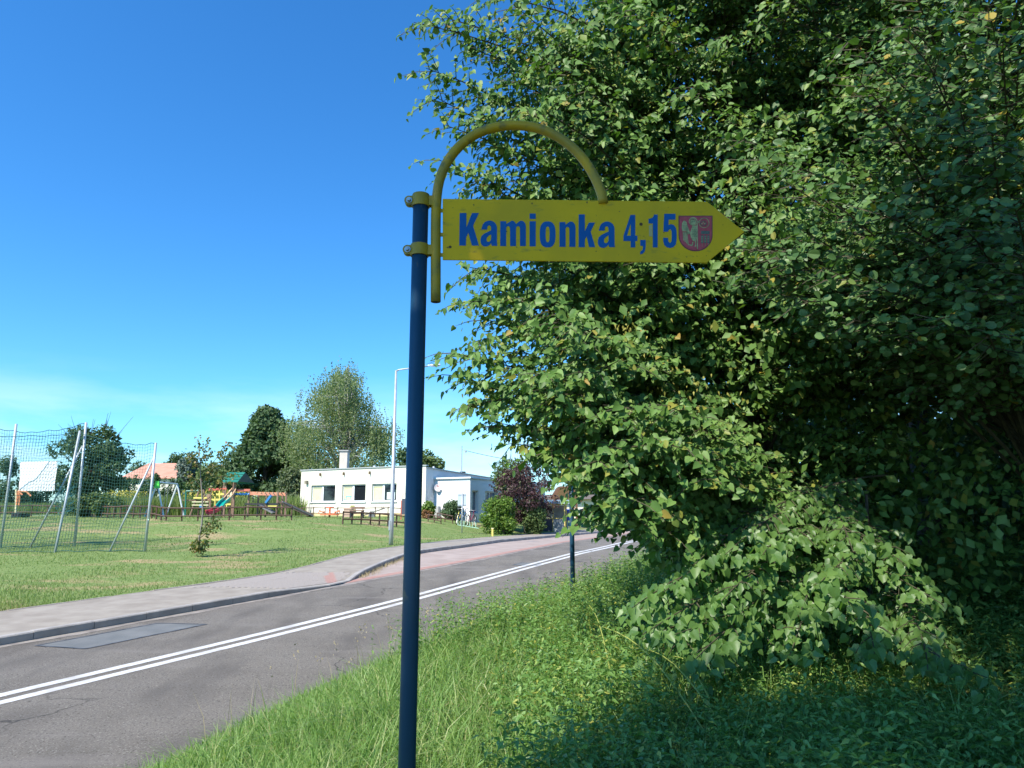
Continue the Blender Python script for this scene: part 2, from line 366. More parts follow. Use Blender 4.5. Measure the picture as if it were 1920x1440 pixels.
strip('subsoil', lambda y: -60 + 0 * y, lambda y: Nx(y) + 60, -15, 140, lambda x, y: rz(y) - .35, M_soil, cols=(0, .5, 1), step=5, kind='structure')
bay = strip('bus_bay', lambda y: Kx(y) + .0, lambda y: Ax(y), 18.9, 58, lambda x, y: rz(y) + .004, M_bay, cols=(0, .5, 1), step=.3, kind='structure')
strip('red_edging', lambda y: np.maximum(Ax(y) - .38, Kx(y) + .01), lambda y: Ax(y) - .02, 19.0, 58, lambda x, y: rz(y) + .010, M_red, step=.3, parent=bay)
strip('gutter_dust', lambda y: Ax(y) - .0, lambda y: Ax(y) + .22 + .05 * np.sin(y * 3.1), -15, 60, lambda x, y: rz(y) + .004, M_sand, cols=(0, 1), step=.4, kind='structure')
road = bpy.data.objects['road']
for off in (-.16, .16):
    def e0(y, o=off): return Lx(y) + o * 1.13 - .092
    def e1(y, o=off): return Lx(y) + o * 1.13 + .092
    strip('centre_line', e0, e1, -15, 140, lambda x, y: rz(y) + .005, M_white, cols=(0, 1), parent=road)
def patch(pts, seam=.05):
    P = [np.array([x, y, rz(y) + .004]) for x, y in pts]
    MB().add(P, [tuple(range(len(P)))]).build('repair_patch', M_patch, road)
    b = MB()
    for i in range(len(P)):
        a, c = P[i] + [0, 0, .003], P[(i + 1) % len(P)] + [0, 0, .003]
        d = unit((c - a)[None])[0]; nrm = np.array([d[1], -d[0], 0]) * seam / 2
        steps = 8; jit = rng.normal(0, .012, steps + 1)
        up = []; dn = []
        for k in range(steps + 1):
            q = a + (c - a) * k / steps + nrm / seam * jit[k]
            up.append(q + nrm); dn.append(q - nrm)
        n0 = len(b.v); b.v += [tuple(q) for q in up + dn]
        b.f += [(n0 + k, n0 + k + 1, n0 + steps + 2 + k, n0 + steps + 1 + k) for k in range(steps)]
    b.build('tar_seam', M_bitumen, road)
patch([(-7.50, 11.75), (-6.59, 11.54), (-5.55, 13.5), (-6.49, 13.6)])
patch([(.0, 23.2), (.75, 23.0), (3.1, 28.3), (2.35, 29.0)])
# kerb stones, one object each, along the road and round the bus bay
kerb_mesh = None
def kerb_run(fx, y0, y1, height, wd, m, parent, name, off=0.0):
    y = y0; k = 0
    while y < y1:
        a = np.array([float(fx(y)), y]); 
        y2 = y + 0.9
        b = np.array([float(fx(y2)), y2]); d = b - a; L = np.linalg.norm(d)
        if L > 1.0: d *= 1.0 / L; b = a + d; y2 = b[1]
        h0 = height(y); h1 = height(y2)
        dd = d / np.linalg.norm(d); nr = np.array([-dd[1], dd[0]]) * wd; g = dd * .006
        za, zb_ = float(rz(y)), float(rz(y2)); j = rng.normal(0, .004)
        v = []
        for (p, z, h) in ((a + g, za, h0), (b - g, zb_, h1)):
            v += [(p[0], p[1], z - .1), (p[0] + nr[0] * .12, p[1] + nr[1] * .12, z + h + j), (p[0] + nr[0], p[1] + nr[1], z + h + j), (p[0] + nr[0], p[1] + nr[1], z - .1)]
            v.insert(len(v) - 3, (p[0], p[1], z + h - .02 + j))
        f = [(0, 1, 2, 3, 4)[::-1], (5, 6, 7, 8, 9), (0, 1, 6, 5), (1, 2, 7, 6), (2, 3, 8, 7), (3, 4, 9, 8)]
        MB().add(v, f).build(name, m, parent)
        y = y2; k += 1
kerb_run(lambda y: Kx(y), 6.0, 52, kh, .14, M_kerb, side, 'kerb_stone')
kerb_run(lambda y: Bx(y) + .03, 8.0, 48, lambda y: .137, .07, M_grey, side, 'edging_stone')
# paving blocks of the ramp at the start of the bay, laid in courses
bl = MB().box(-.0975, -.0475, -.012, .0975, .0475, .004).mesh('block')
blr = bl.copy(); bl.materials.append(M_grey); blr.materials.append(M_red)
cells = []
ang = math.atan2(1.0, .5)
ca, sa = math.cos(ang), math.sin(ang)
for i in range(-30, 60):
    for j in range(-60, 60):
        u_ = i * .2 + (.1 if j % 2 else 0); v_ = j * .1
        x = -5.3 + u_ * ca - v_ * sa; y = 18.9 + u_ * sa + v_ * ca
        if 17.4 < y < 20.3 and Bx(y) + .2 < x < Kx(y) - .25: cells.append((x, y))
cells.sort(key=lambda q: q[0] ** 2 + q[1] ** 2)
for k, (x, y) in enumerate(cells[:300]):
    red = abs((x + 4.75) * sa * 1 + (y - 19.3) * .25) < .1
    o = bpy.data.objects.new('paving_block', blr if red else bl); COL.objects.link(o); o.parent = side
    nx_, ny_ = -(walk_z(x + .05, y) - walk_z(x - .05, y)) / .1, -(walk_z(x, y + .05) - walk_z(x, y - .05)) / .1
    o.matrix_local = Matrix.Translation((x, y, float(walk_z(x, y)) - .001 + rng.normal(0, .0008))) @ Matrix.Rotation(ang, 4, 'Z') if abs(nx_) + abs(ny_) < .02 else Matrix.Translation((x, y, float(walk_z(x, y)) - .001)) @ Vector((0, 0, 1)).rotation_difference(Vector((float(nx_), float(ny_), 1))).to_matrix().to_4x4() @ Matrix.Rotation(ang, 4, 'Z')
b = MB()
for (x, y) in cells[300:]:
    z = walk_z(x, y) - .005
    q = [(x + dx * ca - dy * sa, y + dx * sa + dy * ca) for dx, dy in ((-.095, -.045), (.095, -.045), (.095, .045), (-.095, .045))]
    b.poly_prism([(px_, py_, z + .008) for px_, py_ in q], (0, 0, -.008))
if cells[300:]: b.build('paving_blocks', M_grey, side, kind='stuff')

# ------------------------------------------------------------------ the finger post
YS = 2.64
M_pole = mat('blue_paint', (0.008, 0.046, 0.085), 0.4, (0.014, 0.06, 0.11), 3, 5, bump=.02, bscale=40, spec=.35, stretch=(1, 1, .3))
add_noise_layer(M_pole, (0.10, 0.10, 0.085), 22, 0.66, 0.74, (1, 1, .5), 7)
M_yel = mat('yellow_paint', (0.72, 0.43, 0.003), 0.5, (0.58, 0.36, 0.008), 5, 7, bump=.02, bscale=60, spec=.2)
add_noise_layer(M_yel, (0.24, 0.20, 0.035), 14, 0.60, 0.80, (1, 1, 2.5), 8)
add_noise_layer(M_yel, (0.10, 0.075, 0.02), 60, 0.69, 0.76, None, 3)
M_tube = mat('yellow_tube_paint', (0.50, 0.31, 0.012), 0.5, (0.30, 0.22, 0.03), 8, 8, bump=.04, bscale=70, spec=.3)
add_noise_layer(M_tube, (0.16, 0.14, 0.05), 25, 0.56, 0.74, None, 6)
M_edge = mat('letter_edge', (.40, .42, .26), .6)
M_blue = mat('blue_lettering', (0.0, 0.085, 0.30), 0.5, (0.004, .10, .33), 9, spec=.2)
M_steel = mat('zinc_bolt', (0.45, 0.46, 0.48), 0.35, metal=.8, col2=(.3, .3, .31), nscale=30)
M_dark = mat('dark_hollow', (0.02, 0.02, 0.018), 0.8)
gsign = gz(*W(780, 720, YS)[:2])
pb = W(780.7, 720, YS)
sign = thing('direction_sign', 'tall blue post with yellow arrow sign pointing right under a yellow tube arch', 'road sign', (pb[0], YS, gsign))
topz = W(790, 366, YS)[2]
lean = (W(789.5, 372, YS) - W(762.5, 1440, YS)) * 1.0
MB().tube([(pb[0], YS, gsign - .1), (pb[0], YS, topz)], .0305, 24).build('pole', M_pole, sign, smooth=False).data.polygons.foreach_set('use_smooth', [True] * 24 + [False] * 2)
def arch_pts():
    raw = [(817, 566), (817, 520), (817, 470), (817, 420), (817.5, 385), (820, 352), (828, 322), (842, 296), (861, 273), (885, 254), (912, 242), (942, 235.5), (972, 234), (1003, 238), (1032, 248), (1058, 263), (1082, 284), (1101, 307), (1115, 331), (1124, 352), (1129, 366), (1131, 382)]
    out_ = []
    for i in range(len(raw) - 1):
        for t in (0, .5): out_.append([raw[i][0] + (raw[i + 1][0] - raw[i][0]) * t, raw[i][1] + (raw[i + 1][1] - raw[i][1]) * t])
    out_.append(list(raw[-1]))
    a = np.array(out_)
    for _ in range(2): a[1:-1] = (a[:-2] + 2 * a[1:-1] + a[2:]) / 4
    return [W(x, y, YS) for x, y in a]
MB().tube(arch_pts(), .0195, 18).build('arch_tube', M_tube, sign, smooth=True)
e_ = W(817, 566.4, YS); MB().lathe(e_ + [0, 0, -.0006], [(.0001, 0), (.0155, 0)], 16).build('tube_end', M_dark, sign)  # dark disc on the capped tube end stands in for the shaded bore
for zpx, xb in ((378, 768), (470, 765)):
    c = W(789 if zpx < 400 else 786.5, zpx, YS); c[0] = pb[0]
    cl = MB(); hh = .023
    prof = [(.0312, -hh), (.0355, -hh), (.0365, -hh * .6), (.0365, hh * .6), (.0355, hh), (.0312, hh)]
    cl.lathe(c, prof, 28)
    lx = W(xb, zpx, YS)[0]
    cl2 = MB()
    for sgn in (-1, 1):   # two cheeks of the clamp, drawn to the left and bolted
        pts = []
        for t in np.linspace(R(100), R(260), 12): pts.append((lx + .019 * math.cos(t) , .019 * math.sin(t)))
        outline = [(c[0] - .012, -hh + .002), (c[0] - .012, hh - .002), (lx + .012, .018)] + [(x, z) for x, z in pts] + [(lx + .012, -.018)]
        yy = c[1] + sgn * .012
        cl2.poly_prism([(x, yy - .0025, c[2] + z) for x, z in outline], (0, .005, 0))
        cl.bar((c[0] + .03, yy, c[2]), (c[0] + .075, yy, c[2]), .005, hh * 1.7, up=(0, 0, 1))
    cp = cl.build('clamp', M_tube, sign, smooth=False)
    cl2.build('clamp_ear', M_tube, cp)
    bo = MB().tube([(lx, c[1] - .028, c[2]), (lx, c[1] + .022, c[2])], .0075, 6); bo.tube([(lx, c[1] - .0165, c[2]), (lx, c[1] - .0145, c[2])], .0125, 14)
    bo.build('bolt', M_steel, cp)
MB().lathe((pb[0], YS, topz), [(.0001, .004), (.02, .004), (.0335, .001), (.0345, -.004), (.0345, -.008)], 24).build('pole_cap', M_tube, sign, smooth=True)
corners = [(830, 372.5), (1326, 378), (1396, 434.5), (1325, 492.5), (830, 487)]
YB = YS - .004
BP = [W(x, y, YB) for x, y in corners]
board = MB().poly_prism(BP, (0, .007, 0)).build('arrow_board', M_yel, sign, bevel=.0012)
for y0 in (395, 440, 478):
    a_ = W(820, y0, YS); MB().bar(a_, W(834, y0, YS), .006, .014, up=(0, 0, 1)).build('weld_tab', M_tube, sign)

def flat_shape(name, outs, m, parent, depth, thick=.0006):
    """outlines in photo pixels laid on the board face, filled with holes, as a thin film"""
    cu = bpy.data.curves.new(name, 'CURVE'); cu.dimensions = '2D'; cu.fill_mode = 'BOTH'; cu.extrude = thick / 2
    for o_ in outs:
        sp = cu.splines.new('POLY'); sp.points.add(len(o_) - 1); sp.use_cyclic_u = True
        for i, (x, y) in enumerate(o_):
            w_ = W(x, y, YB); sp.points[i].co = (w_[0], w_[2], 0, 1)
    tmp = bpy.data.objects.new('tmp', cu); COL.objects.link(tmp)
    me = bpy.data.meshes.new_from_object(tmp.evaluated_get(bpy.context.evaluated_depsgraph_get()))
    bpy.data.objects.remove(tmp); bpy.data.curves.remove(cu)
    me.transform(Matrix(((1, 0, 0, 0), (0, 0, -1, YB - depth), (0, 1, 0, 0), (0, 0, 0, 1))))
    return link(name, me, m, parent)
def arc(cx, cy, rx, ry, a0, a1, n=10): return [(cx + rx * math.cos(R(a0 + (a1 - a0) * i / n)), cy + ry * math.sin(R(a0 + (a1 - a0) * i / n))) for i in range(n + 1)]
def sup(cx, cy, rx, ry, e=2.5, n=32):
    o_ = []
    for i in range(n):
        t = 2 * math.pi * i / n; c_, s_ = math.cos(t), math.sin(t)
        o_.append((cx + rx * math.copysign(abs(c_) ** (2 / e), c_), cy + ry * math.copysign(abs(s_) ** (2 / e), s_)))
    return o_
G = {}
G['K'] = [[(0, 0), (12.5, 0), (13, 15), (17, 24), (24, 0), (37, 0), (26, 37), (37, 61), (24, 61), (13.5, 34), (13.5, 61), (1, 61)]]
G['i'] = [[(0, 0), (11.5, 0), (11.5, 47), (0, 47)], [(0, 51.5), (11.5, 51.5), (11.5, 61.5), (0, 61.5)]]
G['n'] = [[(0, 0), (11.5, 0)] + arc(15, 33, 3.6, 4.5, 180, 0) + [(18.5, 0), (30, 0)] + arc(21.5, 36, 8.5, 11.5, 0, 125) + [(11.3, 41.5), (11, 46.5), (0, 46.5)]]
G['m'] = [[(0, 0), (11, 0)] + arc(14.7, 33, 3.7, 4.5, 180, 0, 8) + [(18.5, 0), (29.5, 0)] + arc(33.2, 33, 3.7, 4.5, 180, 0, 8) + [(37, 0), (48, 0)] + arc(39.5, 36, 8.5, 11.5, 0, 125) + [(29.5, 41)] + arc(22.5, 37, 7, 10.5, 40, 125) + [(11.2, 41.5), (11, 46.5), (0, 46.5)]]
G['o'] = [sup(15, 23.7, 15, 24.7, 2.7), sup(15, 23.7, 3.9, 15, 2.7, 24)]
G['a'] = [[(21.3, 0), (32, 0), (31.4, 4), (31.2, 8), (31.2, 33)] + arc(17.2, 34, 14, 14, 0, 90, 9) + arc(17.2, 34, 14.5, 14, 90, 165, 6) + [(1.5, 31), (12.5, 31)] + arc(16.4, 34, 3.7, 5, 180, 0, 7) + [(20.1, 29.5), (14, 26.5), (6, 22.5), (1.5, 18), (0, 12.5), (0, 7), (2.2, 1.5), (7, -1.3), (12, -1.2), (16.5, 1), (20, 5)],
          [(20.1, 22), (15, 19), (12, 15.5), (11.3, 11.5), (12.2, 8.3), (15.2, 7.3), (18.4, 9), (20.1, 13)]]
G['k'] = [[(0, 0), (11.5, 0), (11.5, 14), (15, 20), (19.5, 0), (31, 0), (22.5, 29), (30.5, 46), (19, 46), (11.5, 30), (11.5, 61.5), (0, 61.5)]]
G['4'] = [[(0, 12), (0, 22), (13, 61), (22, 61), (22, 22), (26, 22), (26, 12), (22, 12), (22, 0), (13.5, 0), (13.5, 12)], [(6.5, 22), (13.5, 22), (13.5, 45)]]
G[','] = [[(0, 3), (5, 3), (4.5, -4), (0, -8), (0, -13), (5, -11.5), (8.6, -7), (10, 0), (10, 14), (0, 14)]]
G['1'] = [[(8, 0), (17, 0), (17, 61.5), (10.5, 61.5), (8.5, 57), (5, 54.5), (0, 53.5), (0, 45), (8, 45)]]
G['5'] = [[(2, 63), (23, 63), (23, 52), (10, 52), (9.7, 42), (14, 43.5), (19.5, 42.3), (23.4, 37.5), (25, 30), (25, 14), (23.5, 5.5), (19, .5), (12.7, -1.2), (6, .6), (1.7, 5), (0, 12), (0, 18), (9, 18), (9.3, 11.5), (12.7, 8.2), (15.7, 11.5), (16, 22), (15.7, 31), (12.8, 34.3), (9.8, 32), (9, 29.5), (.2, 29.5)]]
for ch, x0, yb, sc in (('K', 861, 460.5, 1), ('a', 901, 461, .985), ('m', 938, 461.5, 1), ('i', 993, 462, 1), ('o', 1012, 463, .985), ('n', 1049, 463, 1), ('k', 1085, 463.5, 1), ('a', 1121, 463.5, 1),
                       ('4', 1169, 464, 1), (',', 1200.5, 464, 1), ('1', 1216, 464, 1), ('5', 1243.5, 464, 1)):
    flat_shape('letter' if ch not in '415,' else 'digit' if ch != ',' else 'comma', [[(x0 + x * sc, yb - y * sc) for x, y in o_] for o_ in G[ch]], M_blue, board, .0006)
# the coat of arms; outlines in twelfths of a pixel from (1250, 380)
def z7(pts): return [(1250 + x / 12, 380 + y / 12) for x, y in pts]
M_cr = mat('crest_red', (0.40, 0.045, 0.055), .6, (0.48, 0.07, 0.085), 60, 4)
M_crd = mat('crest_dark', (0.13, 0.02, 0.03), .5)
M_crs = mat('crest_silver', (0.40, 0.40, 0.17), .6, (0.22, 0.24, 0.10), 90, 4)
M_crg = mat('crest_green', (0.05, 0.085, 0.06), .5, (.10, .12, .09), 120)
shield = lambda g: [(272 - g, 300 - g)] + [(1025 + g, 300 - g)] + arc(648.5, 735, 376.5 + g, 355 + g, 0, 180, 28)
flat_shape('shield_rim', [z7(shield(6))], M_crd, board, .0006)
cr = flat_shape('shield_field', [z7(shield(-14))], M_cr, board, .0014)
def cs(name, outs, m, d): flat_shape(name, [z7(o_) for o_ in outs], m, cr if False else board, d)
cs('crest_wing', [[(395, 405), (440, 440), (465, 520), (500, 620), (525, 680), (495, 720), (455, 700), (440, 650), (350, 650), (335, 560), (345, 470), (370, 420)]], M_crs, .0022)
for k_ in range(4): cs('crest_feather', [[(358 + k_ * 26, 665), (378 + k_ * 26, 665), (394 + k_ * 34, 860 + 35 * k_), (370 + k_ * 34, 850 + 35 * k_)]], M_crs, .0022)
for r_ in range(5):
    for q_ in range(4): cs('crest_scale', [arc(372 + q_ * 27 + r_ * 5, 480 + r_ * 34, 9, 10, 0, 180, 5)], M_crg, .0028)
cs('crest_body', [[(575, 520), (670, 520), (690, 700), (680, 800), (655, 860), (660, 990), (620, 1000), (640, 950), (630, 870), (600, 870), (575, 850), (540, 780), (520, 690), (545, 620)]], M_crs, .0022)
for r_ in range(7):
    for q_ in range(3): cs('crest_scale', [arc(570 + q_ * 38 + (r_ % 2) * 14, 570 + r_ * 38, 12, 10, 0, 180, 5)], M_crg, .0028)
cs('crest_halo', [sup(592, 425, 98, 92, 2), sup(592, 432, 78, 70, 2)], M_crs, .0022)
cs('crest_head', [sup(590, 438, 66, 62, 2.2)], M_crs, .0026)
cs('crest_face', [[(560, 385), (620, 385), (610, 400), (585, 398)], sup(575, 430, 12, 8, 2, 8), sup(612, 432, 12, 8, 2, 8)], M_crg, .0032)
cs('crest_feet', [[(500, 945), (560, 950), (575, 890), (597, 890), (590, 960), (560, 985), (505, 960)]], M_crs, .0024)
cs('crest_staff', [[(672, 470), (692, 470), (698, 1050), (676, 1050)]], M_crs, .0034)
cs('crest_crozier', [sup(838, 462, 118, 115, 2), sup(838, 462, 104, 101, 2, 28)], M_crs, .0028)
cs('crest_crozier_hook', [[(690, 440), (745, 395), (755, 410), (700, 470)]], M_crs, .0029)
cs('crest_crozier_core', [sup(820, 470, 72, 58, 2), sup(820, 470, 58, 46, 2, 20)], M_crg, .0028)
cs('crest_crozier_leaf', [sup(790, 480, 18, 14, 2, 10), sup(850, 480, 18, 14, 2, 10), sup(820, 445, 16, 14, 2, 10)], M_crs, .0028)
cs('crest_box', [[(770, 640), (962, 640), (962, 712), (770, 712)]], M_crg, .0022)
for k_ in range(3):
    x_ = 795 + 70 * k_
    cs('crest_ear', [[(x_ - 24, 915), (x_ - 26, 755), (x_, 722), (x_ + 26, 755), (x_ + 24, 915)]], M_crg, .0022)
    for r_ in range(4): cs('crest_grain', [sup(x_ - 10, 775 + r_ * 36, 7, 12, 2, 8), sup(x_ + 10, 775 + r_ * 36, 7, 12, 2, 8)], M_crs, .0028)
    cs('crest_stalk', [[(x_ - 2, 915), (x_ + 4, 915), (x_ + 4, 975 + 30 * (k_ == 0)), (x_ - 2, 975 + 30 * (k_ == 0))]], M_crs, .0022)
flat_shape('sticker_remnant', [[(1216.5, 423), (1223, 421), (1223, 444), (1217, 443)]], mat('old_paper', (.42, .36, .16), .8), board, .0006)
flat_shape('bolt_stain', [sup(1202, 420.5, 3.2, 3, 2, 9)], mat('rust_spot', (.05, .03, .012), .8, (.12, .06, .02), 200), board, .0006)
flat_shape('bolt_stain', [sup(844, 463, 3.0, 2.6, 2, 9)], bpy.data.materials['rust_spot'], board, .0006)

# second post further along the verge; its sign is lost in the leaves
xq, yq = XP(1072, 11.2), 11.2
gq = gz(xq, yq)
p2 = thing('sign_post', 'slim dark blue post standing in weeds by the road, upper half lost in leaves', 'post', (xq, yq, gq))
MB().tube([(xq, yq, gq - .1), (xq, yq, gq + 2.6)], .036, 14).build('pole', M_pole, p2, smooth=True)
# ------------------------------------------------------------------ street lamp, stop sign, mast
M_galv = mat('galvanised_steel', (0.50, 0.52, 0.54), .5, (.40, .42, .44), 4, 5, metal=.35)
def lamp():
    Y = 30.0; x = XP(733, Y, 1017); g = gz(x, Y); ht = W(745, 695, Y)[2]
    t = thing('street_lamp', 'tall galvanised street lamp behind the foreground post, arm reaching over the road', 'street lamp', (x, Y, g))
    MB().tube([(x, Y, g - .1), (x, Y, g + 1.1), (x, Y, ht)], [.095, .09, .045], 12).build('pole', M_galv, t, smooth=True)
    e = W(802, 686.5, Y - .2)
    MB().tube([(x, Y, ht - .02), (x + .12, Y, ht + .04), tuple(e)], [.04, .032, .028], 10).build('arm', M_galv, t, smooth=True)
    h = MB(); a = Vector(e); d = Vector((1, -.15, .03)).normalized()
    h.poly_prism([a + d * q + Vector((0, s_ * w_, 0)) for s_, seq in ((-1, (0, .1, .35, .56)), (1, (.56, .35, .1, 0))) for q, w_ in [(q, {0: .03, .1: .09, .35: .12, .56: .07}[q]) for q in seq]], (0, 0, .055))
    h.build('lamp_head', mat('lamp_shell', (.66, .68, .70), .4), t, bevel=.01)
    MB().box(a.x + .15, a.y - .12, a.z - .022, a.x + .5, a.y + .02, a.z - .004).build('lamp_glass', mat('lamp_lens', (.7, .7, .68), .2), t)
    MB().box(x - .1, Y - .1, g + .6, x - .05, Y + .1, g + 1.0).build('inspection_door', M_galv, t)
lamp()
def stop_sign():
    Y = 39.5; x = XP(866, Y, 1004); g = gz(x, Y)
    t = thing('bus_stop_sign', 'back of a rectangular sign on a slim post on the lawn by the sidewalk', 'road sign', (x, Y, g))
    MB().tube([(x, Y, g - .1), (x, Y, W(866, 924.5, Y)[2])], .032, 10).build('post', M_galv, t, smooth=True)
    a, b = W(858.5, 926, Y + .05), W(874.5, 949, Y + .05)
    MB().box(a[0], Y + .04, b[2], b[0], Y + .05, a[2]).build('sign_plate', mat('plate_back', (.62, .66, .68), .35, metal=.3), t)
    for q in (a[2] - .05, b[2] + .06): MB().box(a[0] + .02, Y + .02, q - .02, b[0] - .02, Y + .039, q + .02).build('mounting_bar', M_galv, t)
stop_sign()

# ------------------------------------------------------------------ buildings
M_wall = mat('cream_render', (0.74, 0.70, 0.56), .85, (0.82, 0.78, 0.66), .6, 6, bump=.2, bscale=30)
M_wallg = mat('white_render', (0.80, 0.80, 0.77), .85, (0.72, 0.73, 0.72), .9, 6, bump=.2, bscale=30, stretch=(1, 1, .4))
M_plinth = mat('plinth_render', (0.62, 0.50, 0.24), .85, (0.70, 0.58, 0.33), 1.5)
M_flash = mat('roof_flashing', (0.45, 0.46, 0.44), .5, metal=.3)
M_frame = mat('white_window_frame', (0.80, 0.81, 0.80), .4)
M_glass = mat('dark_glass', (0.015, 0.018, 0.022), .06, spec=.8)
M_inner = mat('dark_room', (0.03, 0.03, 0.035), .9)
M_blind = mat('yellow_blind', (0.72, 0.74, 0.34), .8, (.78, .80, .42), 3)
M_roofing = mat('roofing_felt', (0.16, 0.16, 0.155), .9)
def wall_frame(a, b):
    a = np.array(a, float); b = np.array(b, float); d = b - a; L = np.linalg.norm(d); d /= L
    n = np.array([d[1], -d[0]])   # outward, to the right hand of a->b
    return a, d, n, L
def P3(fr, u, z, o=0.0):
    a, d, n, L = fr; q = a + d * u + n * o; return (q[0], q[1], z)
def fbox(mb, fr, u0, u1, z0, z1, o0, o1):
    v = [P3(fr, u, z, o) for z in (z0, z1) for o in (o0, o1) for u in (u0, u1)]
    return mb.add(v, [(0, 2, 3, 1), (4, 5, 7, 6), (0, 1, 5, 4), (2, 6, 7, 3), (0, 4, 6, 2), (1, 3, 7, 5)])
def wall_with_holes(mb, fr, z0, z1, holes, th=.3):
    us = sorted({0, fr[3]} | {h[0] for h in holes} | {h[1] for h in holes}); zs = sorted({z0, z1} | {h[2] for h in holes} | {h[3] for h in holes})
    for i in range(len(us) - 1):
        run = None
        for j in range(len(zs) - 1):
            um, zm = (us[i] + us[i + 1]) / 2, (zs[j] + zs[j + 1]) / 2
            if any(h[0] < um < h[1] and h[2] < zm < h[3] for h in holes): continue
            mb.add([P3(fr, us[i], zs[j]), P3(fr, us[i + 1], zs[j]), P3(fr, us[i + 1], zs[j + 1]), P3(fr, us[i], zs[j + 1])], [(0, 1, 2, 3)])
    for h in holes:
        for (u0, za, u1, zb) in ((h[0], h[2], h[0], h[3]), (h[1], h[3], h[1], h[2]), (h[0], h[3], h[1], h[3]), (h[1], h[2], h[0], h[2])):
            mb.add([P3(fr, u0, za), P3(fr, u1, zb), P3(fr, u1, zb, -th), P3(fr, u0, za, -th)], [(0, 1, 2, 3)])
A0 = np.array([XP(561, 51.5), 51.5]); A1 = np.array([XP(797, 46.3), 46.3])
frA = wall_frame(A0, A1)
def u_at(fr, px):
    a, d, n, L = fr; k = (px - 960) / F * 1.0
    # ray in plan through px near the horizon: x = k' y with k' from W at eye height
    kk = XP(px, 1.0, 930)
    return (kk * a[1] - a[0]) / (d[0] - kk * d[1])
def z_at(fr, px, py):
    u = u_at(fr, px); q = fr[0] + fr[1] * u
    return W(px, py, q[1])[2]
zA0 = gz(*A0) - .3; ztop = 3.12
bA = thing('kindergarten', 'long low cream building with three windows and a chimney behind the playground', 'building', (A0[0], A0[1], gz(*A0)))
wz0, wz1 = z_at(frA, 690, 940), z_at(frA, 690, 907.5)
holes = []
for l, r in ((583, 628), (641, 685), (697, 743)): holes.append((u_at(frA, l), u_at(frA, r), wz0, wz1))
mb = MB(); wall_with_holes(mb, frA, .12, ztop, holes)
dep = 12.0
C0 = A0 - frA[2] * dep; C1 = A1 - frA[2] * dep
frS = wall_frame(A1, C1); frB = wall_frame(C1, C0); frL = wall_frame(C0, A0)
wl_ = mb.build('wall', M_wall, bA)
sb_ = MB()
sb_.add([P3(frS, 0, zA0), P3(frS, dep, zA0), P3(frS, dep, ztop - .55), P3(frS, 0, ztop - .12)], [(0, 1, 2, 3)])
sb_.add([P3(frB, 0, zA0), P3(frB, frB[3], zA0), P3(frB, frB[3], ztop - .55), P3(frB, 0, ztop - .55)], [(0, 1, 2, 3)])
sb_.add([P3(frL, 0, zA0), P3(frL, dep, zA0), P3(frL, dep, ztop - .12), P3(frL, 0, ztop - .55)], [(0, 1, 2, 3)])
sb_.build('side_wall', M_wallg, bA)
fbox(MB(), frA, 0, frA[3], zA0, .118, -.02, .03).build('plinth', M_plinth, bA)
ro = MB(); ro.add([P3(frA, 0, ztop - .15, -.02), P3(frA, frA[3], ztop - .15, -.02), P3(frB, 0, ztop - .57), P3(frB, frB[3], ztop - .57)], [(0, 1, 2, 3)])
ro.build('roof', M_roofing, bA)
fl = MB(); fbox(fl, frA, -.06, frA[3] + .06, ztop, ztop + .07, -.2, .07)
q0, q1 = P3(frS, 0.05, ztop - .1, .03), P3(frS, dep, ztop - .53, .03); fl.bar(q0, q1, .12, .06); fl.build('parapet_flashing', M_flash, bA)
for k, h in enumerate(holes):
    u0, u1, z0, z1 = h; um = u0 + (u1 - u0) * .43
    wf = MB()
    for (a, b, c, d) in ((u0, u1, z0, z0 + .07), (u0, u1, z1 - .07, z1), (u0, u0 + .07, z0 + .07, z1 - .07), (u1 - .07, u1, z0 + .07, z1 - .07), (um - .06, um + .1, z0 + .07, z1 - .07)):
        fbox(wf, frA, a, b, c, d, -.2, -.12)
    wo = wf.build('window', M_frame, bA)
    fbox(MB(), frA, um + .101, u1 - .071, z0 + .071, z1 - .071, -.17, -.16).build('pane', M_glass, wo)
    fbox(MB(), frA, u0 + .071, um - .061, z0 + .071, z1 - .071, -.16, -.15).build('blind', M_blind, wo)
    fbox(MB(), frA, u0 + .071, um - .061, z1 - .22, z1 - .071, -.149, -.13).build('roller_box', mat('roller_box', (.45, .46, .33), .6) if k == 0 else bpy.data.materials['roller_box'], wo)
    fbox(MB(), frA, u0 - .08, u1 + .08, z0 - .08, z0, -.14, .08).build('sill', M_frame, wo)
    ts = MB(); fbox(ts, frA, u0 + .13, um - .12, z0 + .5, z1 - .3, -.148, -.145)
M_teal = mat('teal_print', (.08, .45, .52), .6)
u0, u1, z0, z1 = holes[1]
tb = MB()
for a, b, c, d in ((.2, .75, .32, .37), (.27, .31, .1, .32), (.62, .66, .1, .32), (.12, .2, .1, .22), (.75, .83, .1, .22)):
    fbox(tb, frA, u0 + a, u0 + b, z0 + c, z0 + d, -.149, -.142)
tb.build('window_sticker', M_teal, bA)
u0, u1, z0, z1 = holes[2]; um = u0 + (u1 - u0) * .43
pb_ = MB()
for k in range(2): fbox(pb_, frA, um + .28 + k * .36, um + .58 + k * .36, z0 + .12, z0 + .58, -.158, -.15)
pb_.build('posters', mat('pale_paper', (.75, .85, .80), .8), bA)
for px_ in (600, 644, 693):
    u = u_at(frA, px_); fbox(MB(), frA, u - .04, u + .03, ztop - .42, ztop - .22, 0.002, .16).build('roof_outlet', bpy.data.materials.get('rusty_outlet') or mat('rusty_outlet', (.22, .15, .09), .8), bA)
